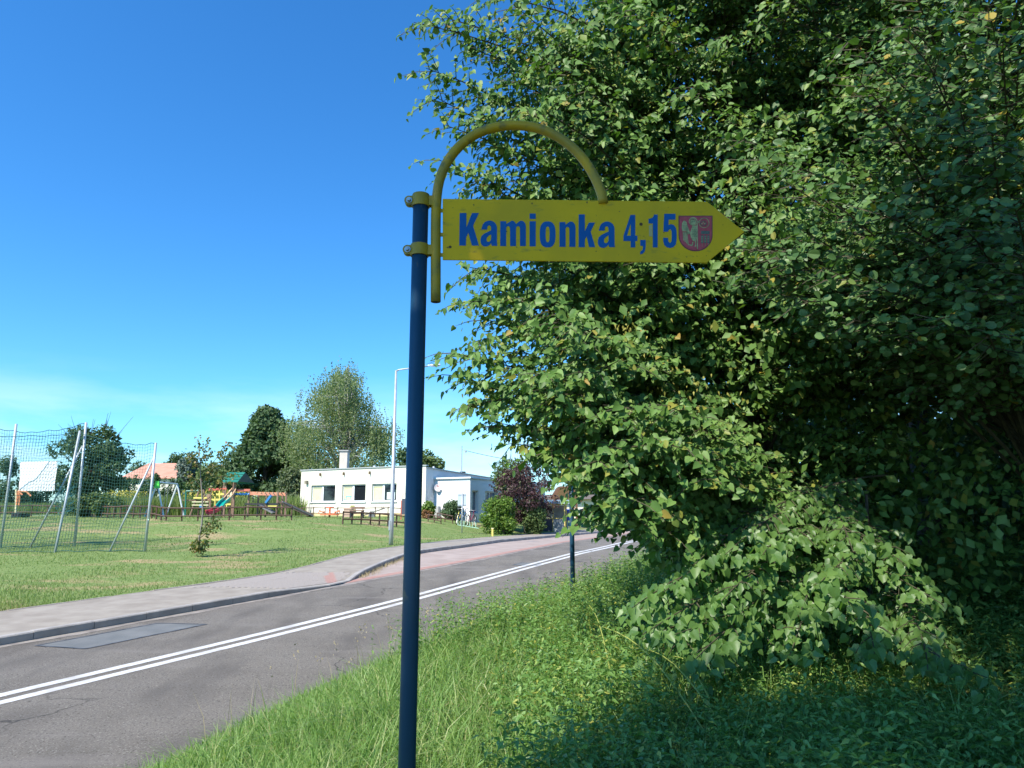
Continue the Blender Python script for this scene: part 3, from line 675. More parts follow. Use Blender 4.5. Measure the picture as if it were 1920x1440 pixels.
u = u_at(frA, 575); fbox(MB(), frA, u - .1, u + .1, ztop - .95, ztop - .72, .002, .2).build('wall_lamp', mat('lamp_bracket', (.25, .22, .16), .7), bA)
# chimney of the kindergarten
Yc = 55; x0, x1, x2 = XP(632, Yc), XP(646.5, Yc), XP(649, Yc)
cz0 = 2.5; cz1 = W(640, 846, Yc)[2]
ch = MB().box(x0, Yc, cz0, x1, Yc + .8, cz1).build('chimney', mat('pink_render', (.70, .62, .52), .85, (.6, .53, .45), 2), bA)
MB().box(x0 - .08, Yc - .08, cz1 + .001, x1 + .08, Yc + .88, cz1 + .09).build('chimney_cap', mat('cap_concrete', (.42, .40, .38), .9), ch)
for k, (px_, Yv, pt, pb2) in enumerate(((702, 53, 873, 884), (813, 54, 874.5, 888))):
    c = W(px_, pb2, Yv); h = W(px_, pt, Yv)[2] - c[2] + .0
    v = MB().lathe((c[0], Yv, c[2] - .35), [(.14, 0), (.14, h * .6 + .35), (.28, h * .62 + .35), (.28, h * .72 + .35), (.1, h * .8 + .35), (.08, h + .35), (.001, h + .35)], 12)
    v.build('roof_vent', M_galv, bA, smooth=False)
MB().box(XP(800, 52), 52, 2.4, XP(808, 52), 53, W(800, 884, 52)[2]).build('roof_hatch', mat('hatch', (.6, .55, .5), .8), bA)
# annex
B1 = np.array([XP(881, 45.9), 45.9]); B0 = B1 - frA[1] * 7.0
frB1 = wall_frame(B0, B1); D1 = B1 - frA[2] * 11
frB2 = wall_frame(B1, D1)
bz0 = -.75; bz1 = z_at(frB1, 880, 897)
bB = thing('annex_building', 'white flat roofed annex with a shaded glazed corner, right of the cream building', 'building', (B1[0], B1[1], gz(*B1)))
mb = MB(); mb.add([P3(frB1, 0, bz0), P3(frB1, frB1[3], bz0), P3(frB1, frB1[3], bz1), P3(frB1, 0, bz1)], [(0, 1, 2, 3)])
mb.build('wall', M_wallg, bB)
hw = [(.25, 1.05, .1, bz1 - .75), (1.9, 3.6, .0, bz1 - .75), (4.6, 6.0, .0, bz1 - .75)]
mb = MB(); wall_with_holes(mb, frB2, bz0, bz1, hw, .35); mb.build('side_wall', M_wallg, bB)
for h in hw:
    wf = MB(); n_ = 2 if h[1] - h[0] > 1 else 1
    for a, b, c, d in [(h[0], h[1], h[2], h[2] + .07), (h[0], h[1], h[3] - .07, h[3])] + [(h[0] + (h[1] - h[0] - .07) * q / n_, h[0] + (h[1] - h[0] - .07) * q / n_ + .07, h[2] + .07, h[3] - .07) for q in range(n_ + 1)]:
        fbox(wf, frB2, a, b, c, d, -.26, -.18)
    wo = wf.build('window', M_frame, bB)
    fbox(MB(), frB2, h[0] + .02, h[1] - .02, h[2] + .02, h[3] - .02, -.24, -.23).build('pane', mat('grey_glass', (.16, .20, .25), .08, spec=.8) if 'grey_glass' not in bpy.data.materials else bpy.data.materials['grey_glass'], wo)
ro = MB(); ro.add([P3(frB1, -.05, bz1 + .001, .12), P3(frB1, frB1[3] + .1, bz1 + .001, .12), (D1[0] + .1, D1[1], bz1 + .001), (D1[0] - frA[1][0] * 7.2, D1[1] - frA[1][1] * 7.2, bz1 + .001)], [(0, 1, 2, 3)])
ro.build('roof', M_roofing, bB)
fl = MB(); fbox(fl, frB1, -.05, frB1[3] + .1, bz1 + .003, bz1 + .1, -.1, .12); fbox(fl, frB2, .121, 11, bz1 + .003, bz1 + .1, -.1, .1)
fl.build('roof_edge', mat('white_fascia', (.8, .82, .82), .6), bB)
fbox(MB(), frB1, 3.9, 4.0, bz0, bz1 - .1, .005, .1).build('downpipe', mat('brown_pipe', (.32, .24, .2), .6), bB)
fbox(MB(), frB1, 4.05, 4.75, bz0, .55, .005, .25).build('electric_box', mat('grey_cabinet', (.42, .43, .42), .6), bB)
# television dish on the bigger building's side wall
dk = thing('satellite_dish', 'small pale satellite dish on the shaded side wall of the cream building', 'dish', P3(frS, 1.0, 1.7, .3))
MB().lathe((0, 0, 0), [(.001, .02), (.15, .04), (.27, .1), (.28, .1), (.16, .03), (.001, 0)], 16).build('dish', mat('dish_grey', (.6, .55, .55), .5), dk, local=True).rotation_euler = (R(65), 0, R(10))
MB().bar((0, 0, 0), (0.02, -.3, .12), .02).build('feed_arm', M_galv, dk, local=True)
MB().box(-.04, -.36, .1, .06, -.28, .17).build('receiver', mat('receiver_red', (.5, .1, .1), .5), dk, local=True)

# roof mast with wire, dark roofed house, orange roofed house, ochre block
Ym = 62; m0 = W(864, 900, Ym); m1 = W(866, 836, Ym)
ms_ = thing('roof_mast', 'thin grey wire mast rising above the white annex roof', 'mast', (m0[0], Ym, m0[2] - 3))
MB().tube([(m1[0], Ym, m0[2] - 3.3), tuple(m1)], .045, 8).build('pole', M_galv, ms_)
a_ = W(866, 843, Ym)
MB().bar(a_, (a_[0] + .5, Ym, a_[2] - .15), .04).bar((a_[0] + .1, Ym, a_[2] - .2), (a_[0] + .35, Ym, a_[2] + .02), .03).build('bracket', M_galv, ms_)
MB().lathe((a_[0] + .35, Ym, a_[2] - .28), [(.0, 0), (.06, .02), (.06, .2), (.0, .22)], 8).build('insulator', mat('porcelain', (.3, .28, .26), .3), ms_)
pts = []
end = W(1110, 868, 75)
for t in np.linspace(0, 1, 24):
    q = np.array([a_[0] + .4, Ym, a_[2] - .1]) * (1 - t) + end * t; q[2] -= 1.5 * 4 * t * (1 - t) * .35; pts.append(q)
tag(MB().tube(pts, .022, 5).build('overhead_wire', mat('wire', (.08, .08, .09), .6)), 'thin overhead wire running right from the mast to the big lindens', 'wire')
def hip_house(name, label, px0, px1, ye, yr, Y, depth, rx0, rx1, mr, mw, below=3.0, cat='house'):
    e0 = W(px0, ye, Y); e1 = W(px1, ye, Y); r = W(0, yr, Y + depth / 2)[2]
    t = thing(name, label, cat, ((e0[0] + e1[0]) / 2, Y + depth / 2, e0[2] - below))
    X0, X1, z = e0[0], e1[0], e0[2]
    a, b = XP(rx0, Y + depth / 2), XP(rx1, Y + depth / 2)
    MB().add([(X0, Y, z), (X1, Y, z), (X1, Y + depth, z), (X0, Y + depth, z), (a, Y + depth / 2, r), (b, Y + depth / 2, r)],
             [(0, 1, 5, 4), (1, 2, 5), (2, 3, 4, 5), (3, 0, 4), (3, 2, 1, 0)]).build('roof', mr, t)
    MB().box(X0 + .5, Y + .5, z - below, X1 - .5, Y + depth - .5, z - .01).build('wall', mw, t)
    return t, X0, X1, z, r
M_or = mat('orange_tiles', (0.55, 0.25, 0.16), .75, (.66, .33, .22), 1.2, 6, bump=.5, bscale=12)
hip_house('orange_roof_house', 'house with a broad salmon orange hipped roof behind the conifer hedge', 222, 345, 897, 868.5, 84, 14, 270, 322, M_or, M_wall)
hs_, X0, X1, z_, r_ = hip_house('dark_roof_house', 'house with a dark hipped roof peeping over the white annex', 826, 880, 899, 884.5, 88, 10, 842, 853, mat('dark_tiles', (.06, .055, .065), .7, (.1, .09, .1), 3), M_wall)
cx_ = W(867, 887, 90)
cb = MB().box(XP(862.5, 89), 89, cx_[2] - 2, XP(870.5, 89), 89.8, cx_[2]).build('chimney', mat('brick_red', (.40, .17, .11), .85, (.5, .25, .18), 4), hs_)
MB().box(XP(861.5, 89), 88.95, cx_[2] + .002, XP(871.5, 89), 89.85, cx_[2] + .14).build('chimney_cap', M_dark, cb)
Yo = 62.0
oh = thing('ochre_building', 'pale yellow house wall behind the bus shelter, half hidden by leaves', 'building', (XP(1050, Yo), Yo, gz(XP(1000, Yo), Yo)))
MB().box(XP(985, Yo), Yo, -1.6, XP(1130, Yo), Yo + 8, W(0, 936, Yo)[2]).build('wall', mat('pale_yellow_render', (.80, .72, .50), .85, (.86, .78, .58), 1), oh)
z_ = W(0, 936, Yo)[2]
MB().add([(XP(983, Yo), Yo - .5, z_ + .002), (XP(1132, Yo), Yo - .5, z_ + .002), (XP(1132, Yo), Yo + 4, z_ + .5), (XP(983, Yo), Yo + 4, z_ + .5), (XP(1132, Yo), Yo + 8.5, z_ + .002), (XP(983, Yo), Yo + 8.5, z_ + .002)],
         [(0, 1, 2, 3), (3, 2, 4, 5), (0, 5, 4, 1), (0, 3, 5), (1, 4, 2)]).build('roof', mat('brown_roof', (.17, .13, .10), .8), oh)
for px_ in (1020, 1048, 1085):
    w0 = MB().box(XP(px_, Yo), Yo - .05, -.35, XP(px_ + 12, Yo), Yo - .005, .55).build('window', M_frame, oh)
    MB().box(XP(px_ + 1.5, Yo), Yo - .06, -.28, XP(px_ + 10.5, Yo), Yo - .052, .48).build('pane', M_glass, w0)

# ------------------------------------------------------------------ bus shelter and timber roof behind it
M_sy = mat('shelter_yellow', (0.75, 0.60, 0.16), .5)
M_corr = mat('corrugated_grey', (0.38, 0.42, 0.43), .5, (.48, .52, .52), 4, metal=.3)
def shelter():
    Y = 46.5; g = gz(XP(1045, Y), Y) + .0
    a, b, c = XP(1014, Y, 960), XP(1037, Y, 960), XP(1058.5, Y - .6, 960)
    Yb = Y + 1.3; top = W(0, 947.5, Y)[2]
    t = thing('bus_shelter', 'small bus shelter with yellow posts, grey sheet walls and a curved roof beside the road', 'bus shelter', (b, Y, g))
    gg = lambda x, y: gz(x, y)
    for x, y in ((a, Y), (b, Y), (c, Y - .6), (c + .25, Yb), (a + .1, Yb)):
        MB().box(x - .035, y - .035, gg(x, y) - .1, x + .035, y + .035, top).build('post', M_sy, t)
    MB().bar((a, Y, top + .04), (b, Y, top + .04), .08).bar((b, Y, top + .04), (c, Y - .6, top + .04), .08).build('top_rail', M_sy, t)
    mid = W(0, 972, Y)[2]
    MB().bar((a, Y, mid), (b, Y, mid), .05).bar((b, Y, mid), (c, Y - .6, mid), .05).build('middle_rail', M_sy, t)
    MB().box(a + .04, Y - .012, g + .05, b - .04, Y + .012, mid - .03).build('dark_panel', mat('dark_sheet', (.05, .06, .08), .5), t)
    MB().box(a + .1, Yb - .01, g, c + .2, Yb + .01, top).build('rear_panel', mat('old_sheet', (.36, .35, .28), .7, (.25, .25, .2), 3), t)
    n = 9
    for k in range(n):
        f = (k + .5) / n; x = b + (c - b) * f; y = Y - .6 * f
        MB().box(x - .028, y - .03, g - .15, x + .028, y - .01, mid - .03).build('wall_slat', M_corr, t)
    r = MB(); q = []
    for k in range(9):
        th = R(20 + 140 * k / 8); q.append((Y + .35 - math.cos(th) * 1.25, top + .08 + math.sin(th) * .38 - .13))
    for k in range(8):
        (y0, z0), (y1, z1) = q[k], q[k + 1]
        r.add([(a + .2, y0, z0), (c + .5, y0, z0), (c + .5, y1, z1), (a + .2, y1, z1), (a + .2, y0, z0 + .03), (c + .5, y0, z0 + .03), (c + .5, y1, z1 + .03), (a + .2, y1, z1 + .03)],
              [(0, 1, 2, 3), (7, 6, 5, 4), (0, 4, 5, 1), (2, 6, 7, 3), (0, 3, 7, 4), (1, 5, 6, 2)])
    r.build('roof', mat('shelter_roof', (.32, .40, .38), .4), t)
    MB().box(a + .25, Yb - .35, g + .42, c, Yb - .05, g + .47).build('bench', mat('bench_wood', (.3, .2, .1), .7), t)
shelter()
def gazebo():
    Y = 52; z0 = W(0, 941, Y)[2]; z1 = W(0, 912, Y)[2]
    x0, x1 = XP(1030, Y), XP(1092, Y); g = gz(x0, Y)
    t = thing('timber_gazebo', 'brown timber gable roof on posts behind the bus shelter', 'gazebo', ((x0 + x1) / 2, Y, g))
    xm = (x0 + x1) / 2; M_tb = mat('brown_timber', (.13, .06, .03), .7, (.18, .09, .045), 4)
    MB().poly_prism([(x0, Y, z0), (x1, Y, z0), (xm + .5, Y, z1), (xm - .5, Y, z1)], (0, 3, 0)).build('roof', M_tb, t)
    MB().poly_prism([(x0 + .35, Y - .03, z0 + .12), (x1 - .35, Y - .03, z0 + .12), (xm + .4, Y - .03, z1 - .2), (xm - .4, Y - .03, z1 - .2)], (0, .02, 0)).build('gable_boards', mat('ochre_board', (.16, .10, .035), .7, (.12, .07, .025), 9), t)
    for x in (x0 + .4, xm, x1 - .4): MB().box(x - .07, Y, g - .1, x + .07, Y + .14, z0).build('post', M_tb, t)
    for x in (x0 + .4, x1 - .4):
        s_ = 1 if x < xm else -1; MB().bar((x, Y + .07, z0 - .6), (x + s_ * .5, Y + .07, z0 - .02), .08).build('brace', M_tb, t)
gazebo()
bx = XP(1064, 48.5); bg_ = gz(bx, 48.5)
bn = thing('waste_bin', 'blue plastic waste bin beside the bus shelter', 'bin', (bx, 48.5, bg_))
MB().lathe((bx, 48.5, W(0, 976, 48.5)[2]), [(.001, 0), (.2, 0), (.26, .62)], 14).build('body', mat('blue_plastic', (.03, .07, .42), .4), bn)
MB().lathe((bx, 48.5, W(0, 976, 48.5)[2] + .621), [(.28, 0), (.28, .05), (.12, .12), (.001, .13)], 14).build('lid', bpy.data.materials['blue_plastic'], bn)
MB().tube([(bx, 48.6, bg_ - .1), (bx, 48.6, W(0, 976, 48.5)[2] + .02)], .04, 8).build('post', M_galv, bn)
yx = XP(923.5, 38.6); yg = gz(yx, 38.6)
ym = thing('marker_post', 'short yellow marker post at the lawn edge in front of the shrubs', 'post', (yx, 38.6, yg))
MB().box(yx - .05, 38.55, yg - .1, yx + .05, 38.65, yg + .4).build('body', M_sy, ym, bevel=.01)
MB().box(yx - .06, 38.54, yg + .401, yx + .06, 38.66, yg + .45).build('cap', mat('pale_yellow', (.8, .72, .4), .6), ym)

# ------------------------------------------------------------------ rail fences of dark brown wood
M_brown = mat('dark_brown_wood', (0.075, 0.038, 0.026), .7, (0.12, 0.065, 0.045), 6, 5, bump=.3, stretch=(1, 1, .3))
def rail_fence(pts, label, step=1.0, h=.72, rails=(.66, .26), group='low brown rail fences', th=.075):
    """posts along a plan polyline, two rails; every post and rail bay its own part"""
    P = []
    for (x0, y0), (x1, y1) in zip(pts[:-1], pts[1:]):
        L = math.hypot(x1 - x0, y1 - y0); n = max(1, round(L / step))
        for k in range(n): P.append((x0 + (x1 - x0) * k / n, y0 + (y1 - y0) * k / n))
    P.append(pts[-1]); P = [(x, y, gz(x, y)) for x, y in P]
    t = thing('rail_fence', label, 'fence', P[0], group)
    for i, (x, y, z) in enumerate(P):
        tl = rng.normal(0, .012, 2)
        MB().tube([(x, y, z - .15), (x + tl[0], y + tl[1], z + h + rng.normal(0, .015))], th / 2 * 1.1, 7).build('post', M_brown, t)
        if i:
            a = P[i - 1]
            for r_ in rails:
                MB().tube([(a[0], a[1] - .06, a[2] + r_ + rng.normal(0, .008)), (x, y - .06, z + r_ + rng.normal(0, .008))], th / 2, 7).build('rail', M_brown, t)
rail_fence([(XP(190, 42.5), 42.5), (XP(276, 39.5), 39.5), (XP(312, 37.2), 37.2), (XP(430, 37.5), 37.5), (XP(547, 38.2), 38.2)], 'long brown rail fence in front of the slide and climbing frame', .75)
rail_fence([(XP(643, 36.5), 36.5), (XP(760, 38.5), 38.5)], 'short brown rail fence climbing right to the foreground blue post', .5, h=.66, rails=(.6, .26))
rail_fence([(XP(565, 47.5), 47.5), (XP(680, 45), 45), (XP(752, 43.5), 43.5)], 'thin brown rail fence along the cream wall under the windows', 1.0, h=.62, rails=(.56, .22), th=.05)
rail_fence([(XP(802.5, 43), 43), (XP(827, 42.6), 42.6)], 'front short brown fence of two bays between post and annex', .42, h=.45, rails=(.42, .18), th=.06)
rail_fence([(XP(820, 44.5), 44.5), (XP(849, 44), 44)], 'rear short brown fence of two bays before the round bush', .5, h=.5, rails=(.45, .2), th=.06)
rail_fence([(XP(-60, 45), 45), (XP(118, 45), 45)], 'brown rail fence seen through the net at the left edge', 1.0)

# ------------------------------------------------------------------ ball-stop net
def net():
    M_post = mat('net_post_steel', (0.42, 0.46, 0.48), .5, (.52, .56, .58), 5, 5, metal=.3, stretch=(1, 1, .2))
    def gp(px, py, Y): x = XP(px, Y, py); return np.array([x, Y, gz(x, Y)])
    Y0 = 26.6
    a = gp(103, 1035, Y0 - .4); z = W(150, 808, Y0 + 1.2)
    t = thing('ball_stop_net', 'tall sports net on leaning galvanised posts with slanting braces at the left', 'net', a)
    p4b = gp(272, 1029, Y0); p4t = W(292.5, 830, Y0)
    p1b = gp(2, 1019, 28.0); p1t = W(30.5, 795, 28.0)
    p2b = gp(140, 1021, 28.0); p2t = W(161.5, 792, 28.0)
    p0b = gp(-150, 1037, Y0 - .8); p0t = W(-110, 800, Y0 - .8)
    for b_, t_ in ((a, z), (p4b, p4t), (p1b, p1t), (p2b, p2t), (p0b, p0t)):
        MB().tube([b_ - [0, 0, .1], t_], .045, 10).build('post', M_post, t, smooth=True)
    for b_, t_ in ((gp(55, 1020, 28), W(155, 836, 28)), (gp(204, 1031, Y0 - .1), W(290, 854, Y0))):
        MB().tube([b_ - [0, 0, .1], t_], .035, 8).build('brace', M_post, t, smooth=True)
    def sheet(ab, at, bb, bt, nx, nz_, sag, name):
        b = MB(); Vs = {}
        for i in range(nx + 1):
            u = i / nx
            lo = ab + (bb - ab) * u; hi = at + (bt - at) * u
            hi = hi - np.array([0, 0, sag * 4 * u * (1 - u)]) - np.array([0, 0, .05 * abs(math.sin(u * 20))])
            lo = np.array([lo[0], lo[1], gz(lo[0], lo[1]) + .04])
            for j in range(nz_ + 1):
                v = j / nz_; p = lo + (hi - lo) * v
                p = p + np.array([.03 * math.sin(v * 9 + u * 7), .12 * math.sin(u * 3.1) * math.sin(v * 3.1) + .03 * math.sin(u * 15 + v * 5), .025 * math.sin(u * 18 + v * 3)])
                Vs[i, j] = p
        r = .005
        for i in range(nx + 1):
            b.tube([Vs[i, j] for j in range(0, nz_ + 1, 2)] + ([Vs[i, nz_]] if nz_ % 2 else []), r, 3, cap=False)
        for j in range(nz_ + 1):
            b.tube([Vs[i, j] for i in range(0, nx + 1, 2)] + ([Vs[nx, j]] if nx % 2 else []), r if 0 < j < nz_ else .014, 3, cap=False)
        b.build('net', M_net, t)
    M_net = mat('net_cord', (0.02, 0.085, 0.075), .8, (.03, .12, .10), 3)
    sheet(p0b, p0t, a, z, 46, 34, .25, 'net'); sheet(a, z, p4b, p4t, 30, 34, .2, 'net')
    sheet(gp(-60, 1020, 28), W(-30, 797, 28), p2b, p2t, 38, 32, .3, 'net')
    # bunched end of the net by the middle post
    M2 = MB(); c = W(131, 945, 27.9)
    for k in range(14):
        x = c[0] + (k - 7) * .05; M2.tube([(x + .02 * math.sin(q * 3 + k), 27.6 + .15 * math.sin(q * 2 + k), c[2] - .5 + q * .09 + abs(k - 7) * .05) for q in range(12)], .007, 3, cap=False)
    for q in range(10):
        M2.tube([(c[0] + (k - 7) * .05, 27.6 + .15 * math.sin(q * 2 + k), c[2] - .5 + q * .09 + abs(k - 7) * .05 + .02 * math.sin(k)) for k in range(14)], .007, 3, cap=False)
    M2.build('slack_net', mat('net_cord_teal', (.02, .16, .17), .8), t)
    # white sheet hung on the rear net
    Yb = 27.7; q = [(38, 866), (107.5, 864), (107, 878), (103, 905), (102, 920.5), (60, 920.5), (35, 919.5), (36.5, 895)]
    pts = [W(x, y, Yb) for x, y in q]; pts = [p + np.array([0, .01 * math.sin(i * 2.1), 0]) for i, p in enumerate(pts)]
    bn = thing('white_sheet', 'blank white sheet hung up on the net between two posts', 'banner', pts[6])
    MB().poly_prism(pts, (0, .012, 0)).build('sheet', mat('white_sheet', (.88, .88, .86), .7), bn)
    for x, y in ((39, 867), (106, 865.5), (101, 919), (38, 918)):
        c = W(x, y, Yb); MB().tube([(c[0], Yb - .03, c[2]), (c[0], Yb + .2, c[2] + .02)], .008, 5).build('tie', M_net, bn)
net()

# ------------------------------------------------------------------ playground
M_pw = mat('play_wood', (0.20, 0.12, 0.085), .75, (.28, .18, .13), 5, 5, stretch=(1, 1, .3))
M_redp = mat('play_red_beam', (0.55, 0.11, 0.07), .6, (.62, .17, .11), 4)
M_orp = mat('play_orange_beam', (0.68, 0.27, 0.15), .6, (.75, .33, .2), 4)
M_yp = mat('play_yellow', (0.80, 0.66, 0.16), .5)
M_gr = mat('play_green_roof', (0.012, 0.16, 0.11), .5, (.02, .20, .14), 5)
M_sl_o = mat('slide_sand', (0.72, 0.45, 0.25), .5); M_sl_g = mat('slide_green', (0.01, 0.42, 0.32), .35); M_sl_r = mat('slide_red', (0.60, 0.05, 0.07), .4)
M_bp = mat('play_blue', (0.04, 0.22, 0.50), .45); M_gp = mat('play_grey_ramp', (0.13, 0.14, 0.15), .7, (.2, .2, .2), 3)
M_seat = mat('black_rubber', (0.03, 0.03, 0.035), .7); M_cw = mat('creamy_frame', (0.80, 0.74, 0.45), .5)
def tower():
    Y = 43.0; g = gz(XP(440, Y), Y)
    def p(px, py, dy=0): return W(px, py, Y + dy)
    t = thing('play_tower', 'wooden play tower with green gable roof, coloured slide, monkey bars and grey ramp', 'climbing frame', (XP(440, Y), Y, g))
    G_ = lambda px, dy=0: gz(XP(px, Y + dy), Y + dy) - .05
    def post(px, top, dy=0, m=M_pw, w_=.09):
        x = XP(px, Y + dy, top); MB().box(x - w_ / 2, Y + dy - w_ / 2, G_(px, dy), x + w_ / 2, Y + dy + w_ / 2, W(px, top, Y + dy)[2]).build('post', m, t)
    for px, dy, top in ((424, 0, 903), (441, 0, 903), (420.5, 1.2, 903), (438.5, 1.2, 903), (396, 0, 918), (467.5, 0, 917), (467.5, 1.2, 919), (521, 0, 922), (537, .2, 924), (530, 1.2, 925), (485, 1.2, 925), (500, 1.2, 925)): post(px, top, dy)
    # gable roof, ridge parallel to the facade
    r = MB(); a, b = p(415, 903.5, -.4), p(446, 903, -.4); c, d = p(427, 885.5, .6), p(460, 885.5, .6)
    r.add([a, b, d, c, a + [0, 0, -.04], b + [0, 0, -.04], d + [0, 0, -.05], c + [0, 0, -.05]], [(0, 1, 2, 3), (4, 7, 6, 5), (0, 4, 5, 1), (1, 5, 6, 2), (0, 3, 7, 4)])
    e, f_ = np.array([c[0] + .2, Y + 1.7, a[2]]), np.array([d[0] + .2, Y + 1.7, b[2]])
    r.add([c, d, f_, e, e + [0, 0, -.05], f_ + [0, 0, -.05]], [(0, 1, 2, 3), (3, 2, 5, 4)]); r.build('roof', M_gr, t)
    for k in range(1, 4):
        f0 = k / 4; MB().bar(a + (c - a) * f0 + [0, -.02, .015], b + (d - b) * f0 + [0, -.02, .015], .03, .02).build('roof_board', M_gr, t)
    MB().add([b, f_, d], [(0, 1, 2)]).build('gable_end', mat('gable_dark', (.03, .06, .05), .8), t)
    MB().bar(p(392, 918), p(425, 917), .1, .14).build('beam', M_redp, t); MB().bar(p(442, 919.5), p(469, 919), .1, .14).build('beam', M_redp, t)
    MB().bar(p(469, 925, 0), p(538, 927, .3), .1, .2).build('beam', M_orp, t); MB().bar(p(469, 924, 1.3), p(538, 926, 1.5), .08, .1).build('beam', M_orp, t)
    for k in range(9):
        px = 474 + k * 7.5; MB().tube([p(px, 923, -.03), p(px, 923, 1.5)], .025, 6).build('rung', M_cw, t)
    for px in (403.5, 412): MB().bar(p(px, 918), p(px, 948), .09, .05).build('yellow_bar', M_yp, t)
    for py in (927, 937): MB().bar(p(396, py), p(420, py - .5), .05, .11).build('yellow_bar', M_yp, t)
    MB().bar(p(425, 938), p(425, 953), .08, .05).bar(p(421, 945.5), p(433, 945.5), .05, .09).build('yellow_bar', M_yp, t)
    MB().box(p(420, 0)[0], Y, p(0, 938.5)[2], p(441, 0)[0], Y + 1.2, p(0, 937)[2]).build('deck', M_pw, t)
    # slide running down to the lower left
    L = [(435, 919), (431, 924), (424, 932), (419, 937.5), (411.5, 943), (404, 952.5), (396, 959), (385, 962)]
    Rr = [(442, 919), (440, 925), (436, 931), (431, 937.5), (423, 944.5), (416, 954), (406, 960.5), (391, 964)]
    dyl = [0, -.3, -.8, -1.2, -1.6, -2.2, -2.7, -3.1]
    W_ = 1.0
    for (i0, i1, m_) in ((0, 3, M_sl_o), (3, 5, M_sl_g), (5, 7, M_sl_r)):
        s_ = MB()
        for i in range(i0, i1):
            q = []
            for j in (i, i + 1):
                l_, r_ = W(*L[j], Y + dyl[j] - .15), W(Rr[j][0], Rr[j][1], Y + dyl[j])
                q += [l_ + [0, 0, .12], l_, r_, r_ + [0, 0, .14]]
            s_.add(q, [(0, 1, 5, 4), (1, 2, 6, 5), (2, 3, 7, 6)])
            s_.add([v + np.array([0, .03, -.03]) for v in q], [(4, 5, 1, 0), (5, 6, 2, 1), (6, 7, 3, 2)])
            for q0, q1 in ((0, 4), (3, 7)): s_.tube([q[q0], q[q1]], .035, 5)
        s_.build('slide', m_, t)
    MB().tube([p(431, 919.5, -.05), p(427, 932, -1)], .05, 6).tube([p(434, 919.5, -.05), p(433, 930, -.9)], .05, 6).build('slide_rail', M_cw, t)
    MB().box(p(441, 0)[0], Y + 1.1, p(0, 938)[2], p(452, 0)[0], Y + 1.2, p(0, 925)[2]).build('side_panel', mat('brown_panel', (.34, .22, .14), .7), t)
    # blue twisted bar, wobble bridge
    for s_ in (0, 1):
        MB().tube([W(441 + 3 * k, 926.5 + 1.2 * math.sin(k * 1.5 + s_ * 3), Y + .3 * math.cos(k * 1.5 + s_ * 3)) for k in range(10)], .05, 6).build('blue_rope', M_bp, t)
    for k in range(6): MB().box(p(444 + k * 4, 0)[0], Y, p(0, 942)[2], p(447 + k * 4, 0)[0], Y + 1.0, p(0, 941)[2]).build('bridge_plank', M_pw, t)
    MB().bar(p(460, 945), p(524, 945), .12, .1).build('beam', M_seat, t)
    MB().tube([p(472, 930), p(474.5, 929), p(474.5, 942)], .03, 6).build('handle_bar', M_seat, t)
    MB().bar(p(499, 943), p(509, 929), .3, .12).build('blue_chute', M_bp, t)
    MB().bar(p(503, 949.5), p(520, 949.5), .12, .1).build('yellow_bar', M_yp, t)
    MB().bar(p(485, 946, .4), p(515, 962, .1), .5, .07).build('grey_chute', M_gp, t)
    # ramp down to the right
    a = p(522, 941, 0); b = W(583, 970, Y + 1.5); b[2] = gz(b[0], b[1]) + .03
    MB().bar(a + [0, .4, 0], b, .95, .07).build('ramp', M_gp, t); MB().bar(a + [0, -.1, .02], b + [0, -.5, .04], .06, .12).build('ramp_edge', M_pw, t); MB().bar(a + [0, .9, .02], b + [0, .5, .04], .06, .12).build('ramp_edge', M_pw, t)
    for k in range(1, 8):
        q = a + (b - a) * k / 8 + [0, .1, .05]; MB().box(q[0] - .02, q[1] - .35, q[2] - .015, q[0] + .02, q[1] + .35, q[2] + .02).build('cleat', M_pw, t)
tower()
def swing_frame():
    Y = 46; t0 = W(295, 905, Y); g = gz(t0[0], Y)
    t = thing('swing_frame', 'pale steel swing frame with a lime green bracket at its apex', 'swing', (t0[0], Y, g))
    for s_, dy in ((-1, 0), (1, 0)):
        b = np.array([t0[0] + s_ * .6, Y + dy, g]); MB().tube([t0, b], .055, 8).build('leg', M_cw if False else mat('pale_steel', (.68, .74, .74), .4) if s_ < 0 else bpy.data.materials['pale_steel'], t)
    c = np.array([t0[0] - .1, Y + 3.0, t0[2]])
    for s_ in (-1, 1): MB().tube([c, (c[0] + s_ * .6, Y + 3, gz(c[0], Y + 3))], .055, 8).build('leg', bpy.data.materials['pale_steel'], t)
    MB().tube([t0 + [0, 0, .03], c + [0, 0, .03]], .055, 8).build('crossbar', bpy.data.materials['pale_steel'], t)
    MB().poly_prism([t0 + [-.16, -.07, -.35], t0 + [.2, -.07, -.35], t0 + [.1, -.07, .1], t0 + [-.08, -.07, .1]], (0, .14, 0)).build('bracket', mat('lime_green', (.12, .72, .10), .4), t)
    for y in (Y + 1.2, Y + 1.6):
        MB().tube([(t0[0] - .05, y, t0[2]), (t0[0] - .05, y, g + .5)], .012, 5).build('chain', M_steel, t)
    MB().box(t0[0] - .15, Y + 1.15, g + .44, t0[0] + .12, Y + 1.65, g + .49).build('seat', M_seat, t)
swing_frame()
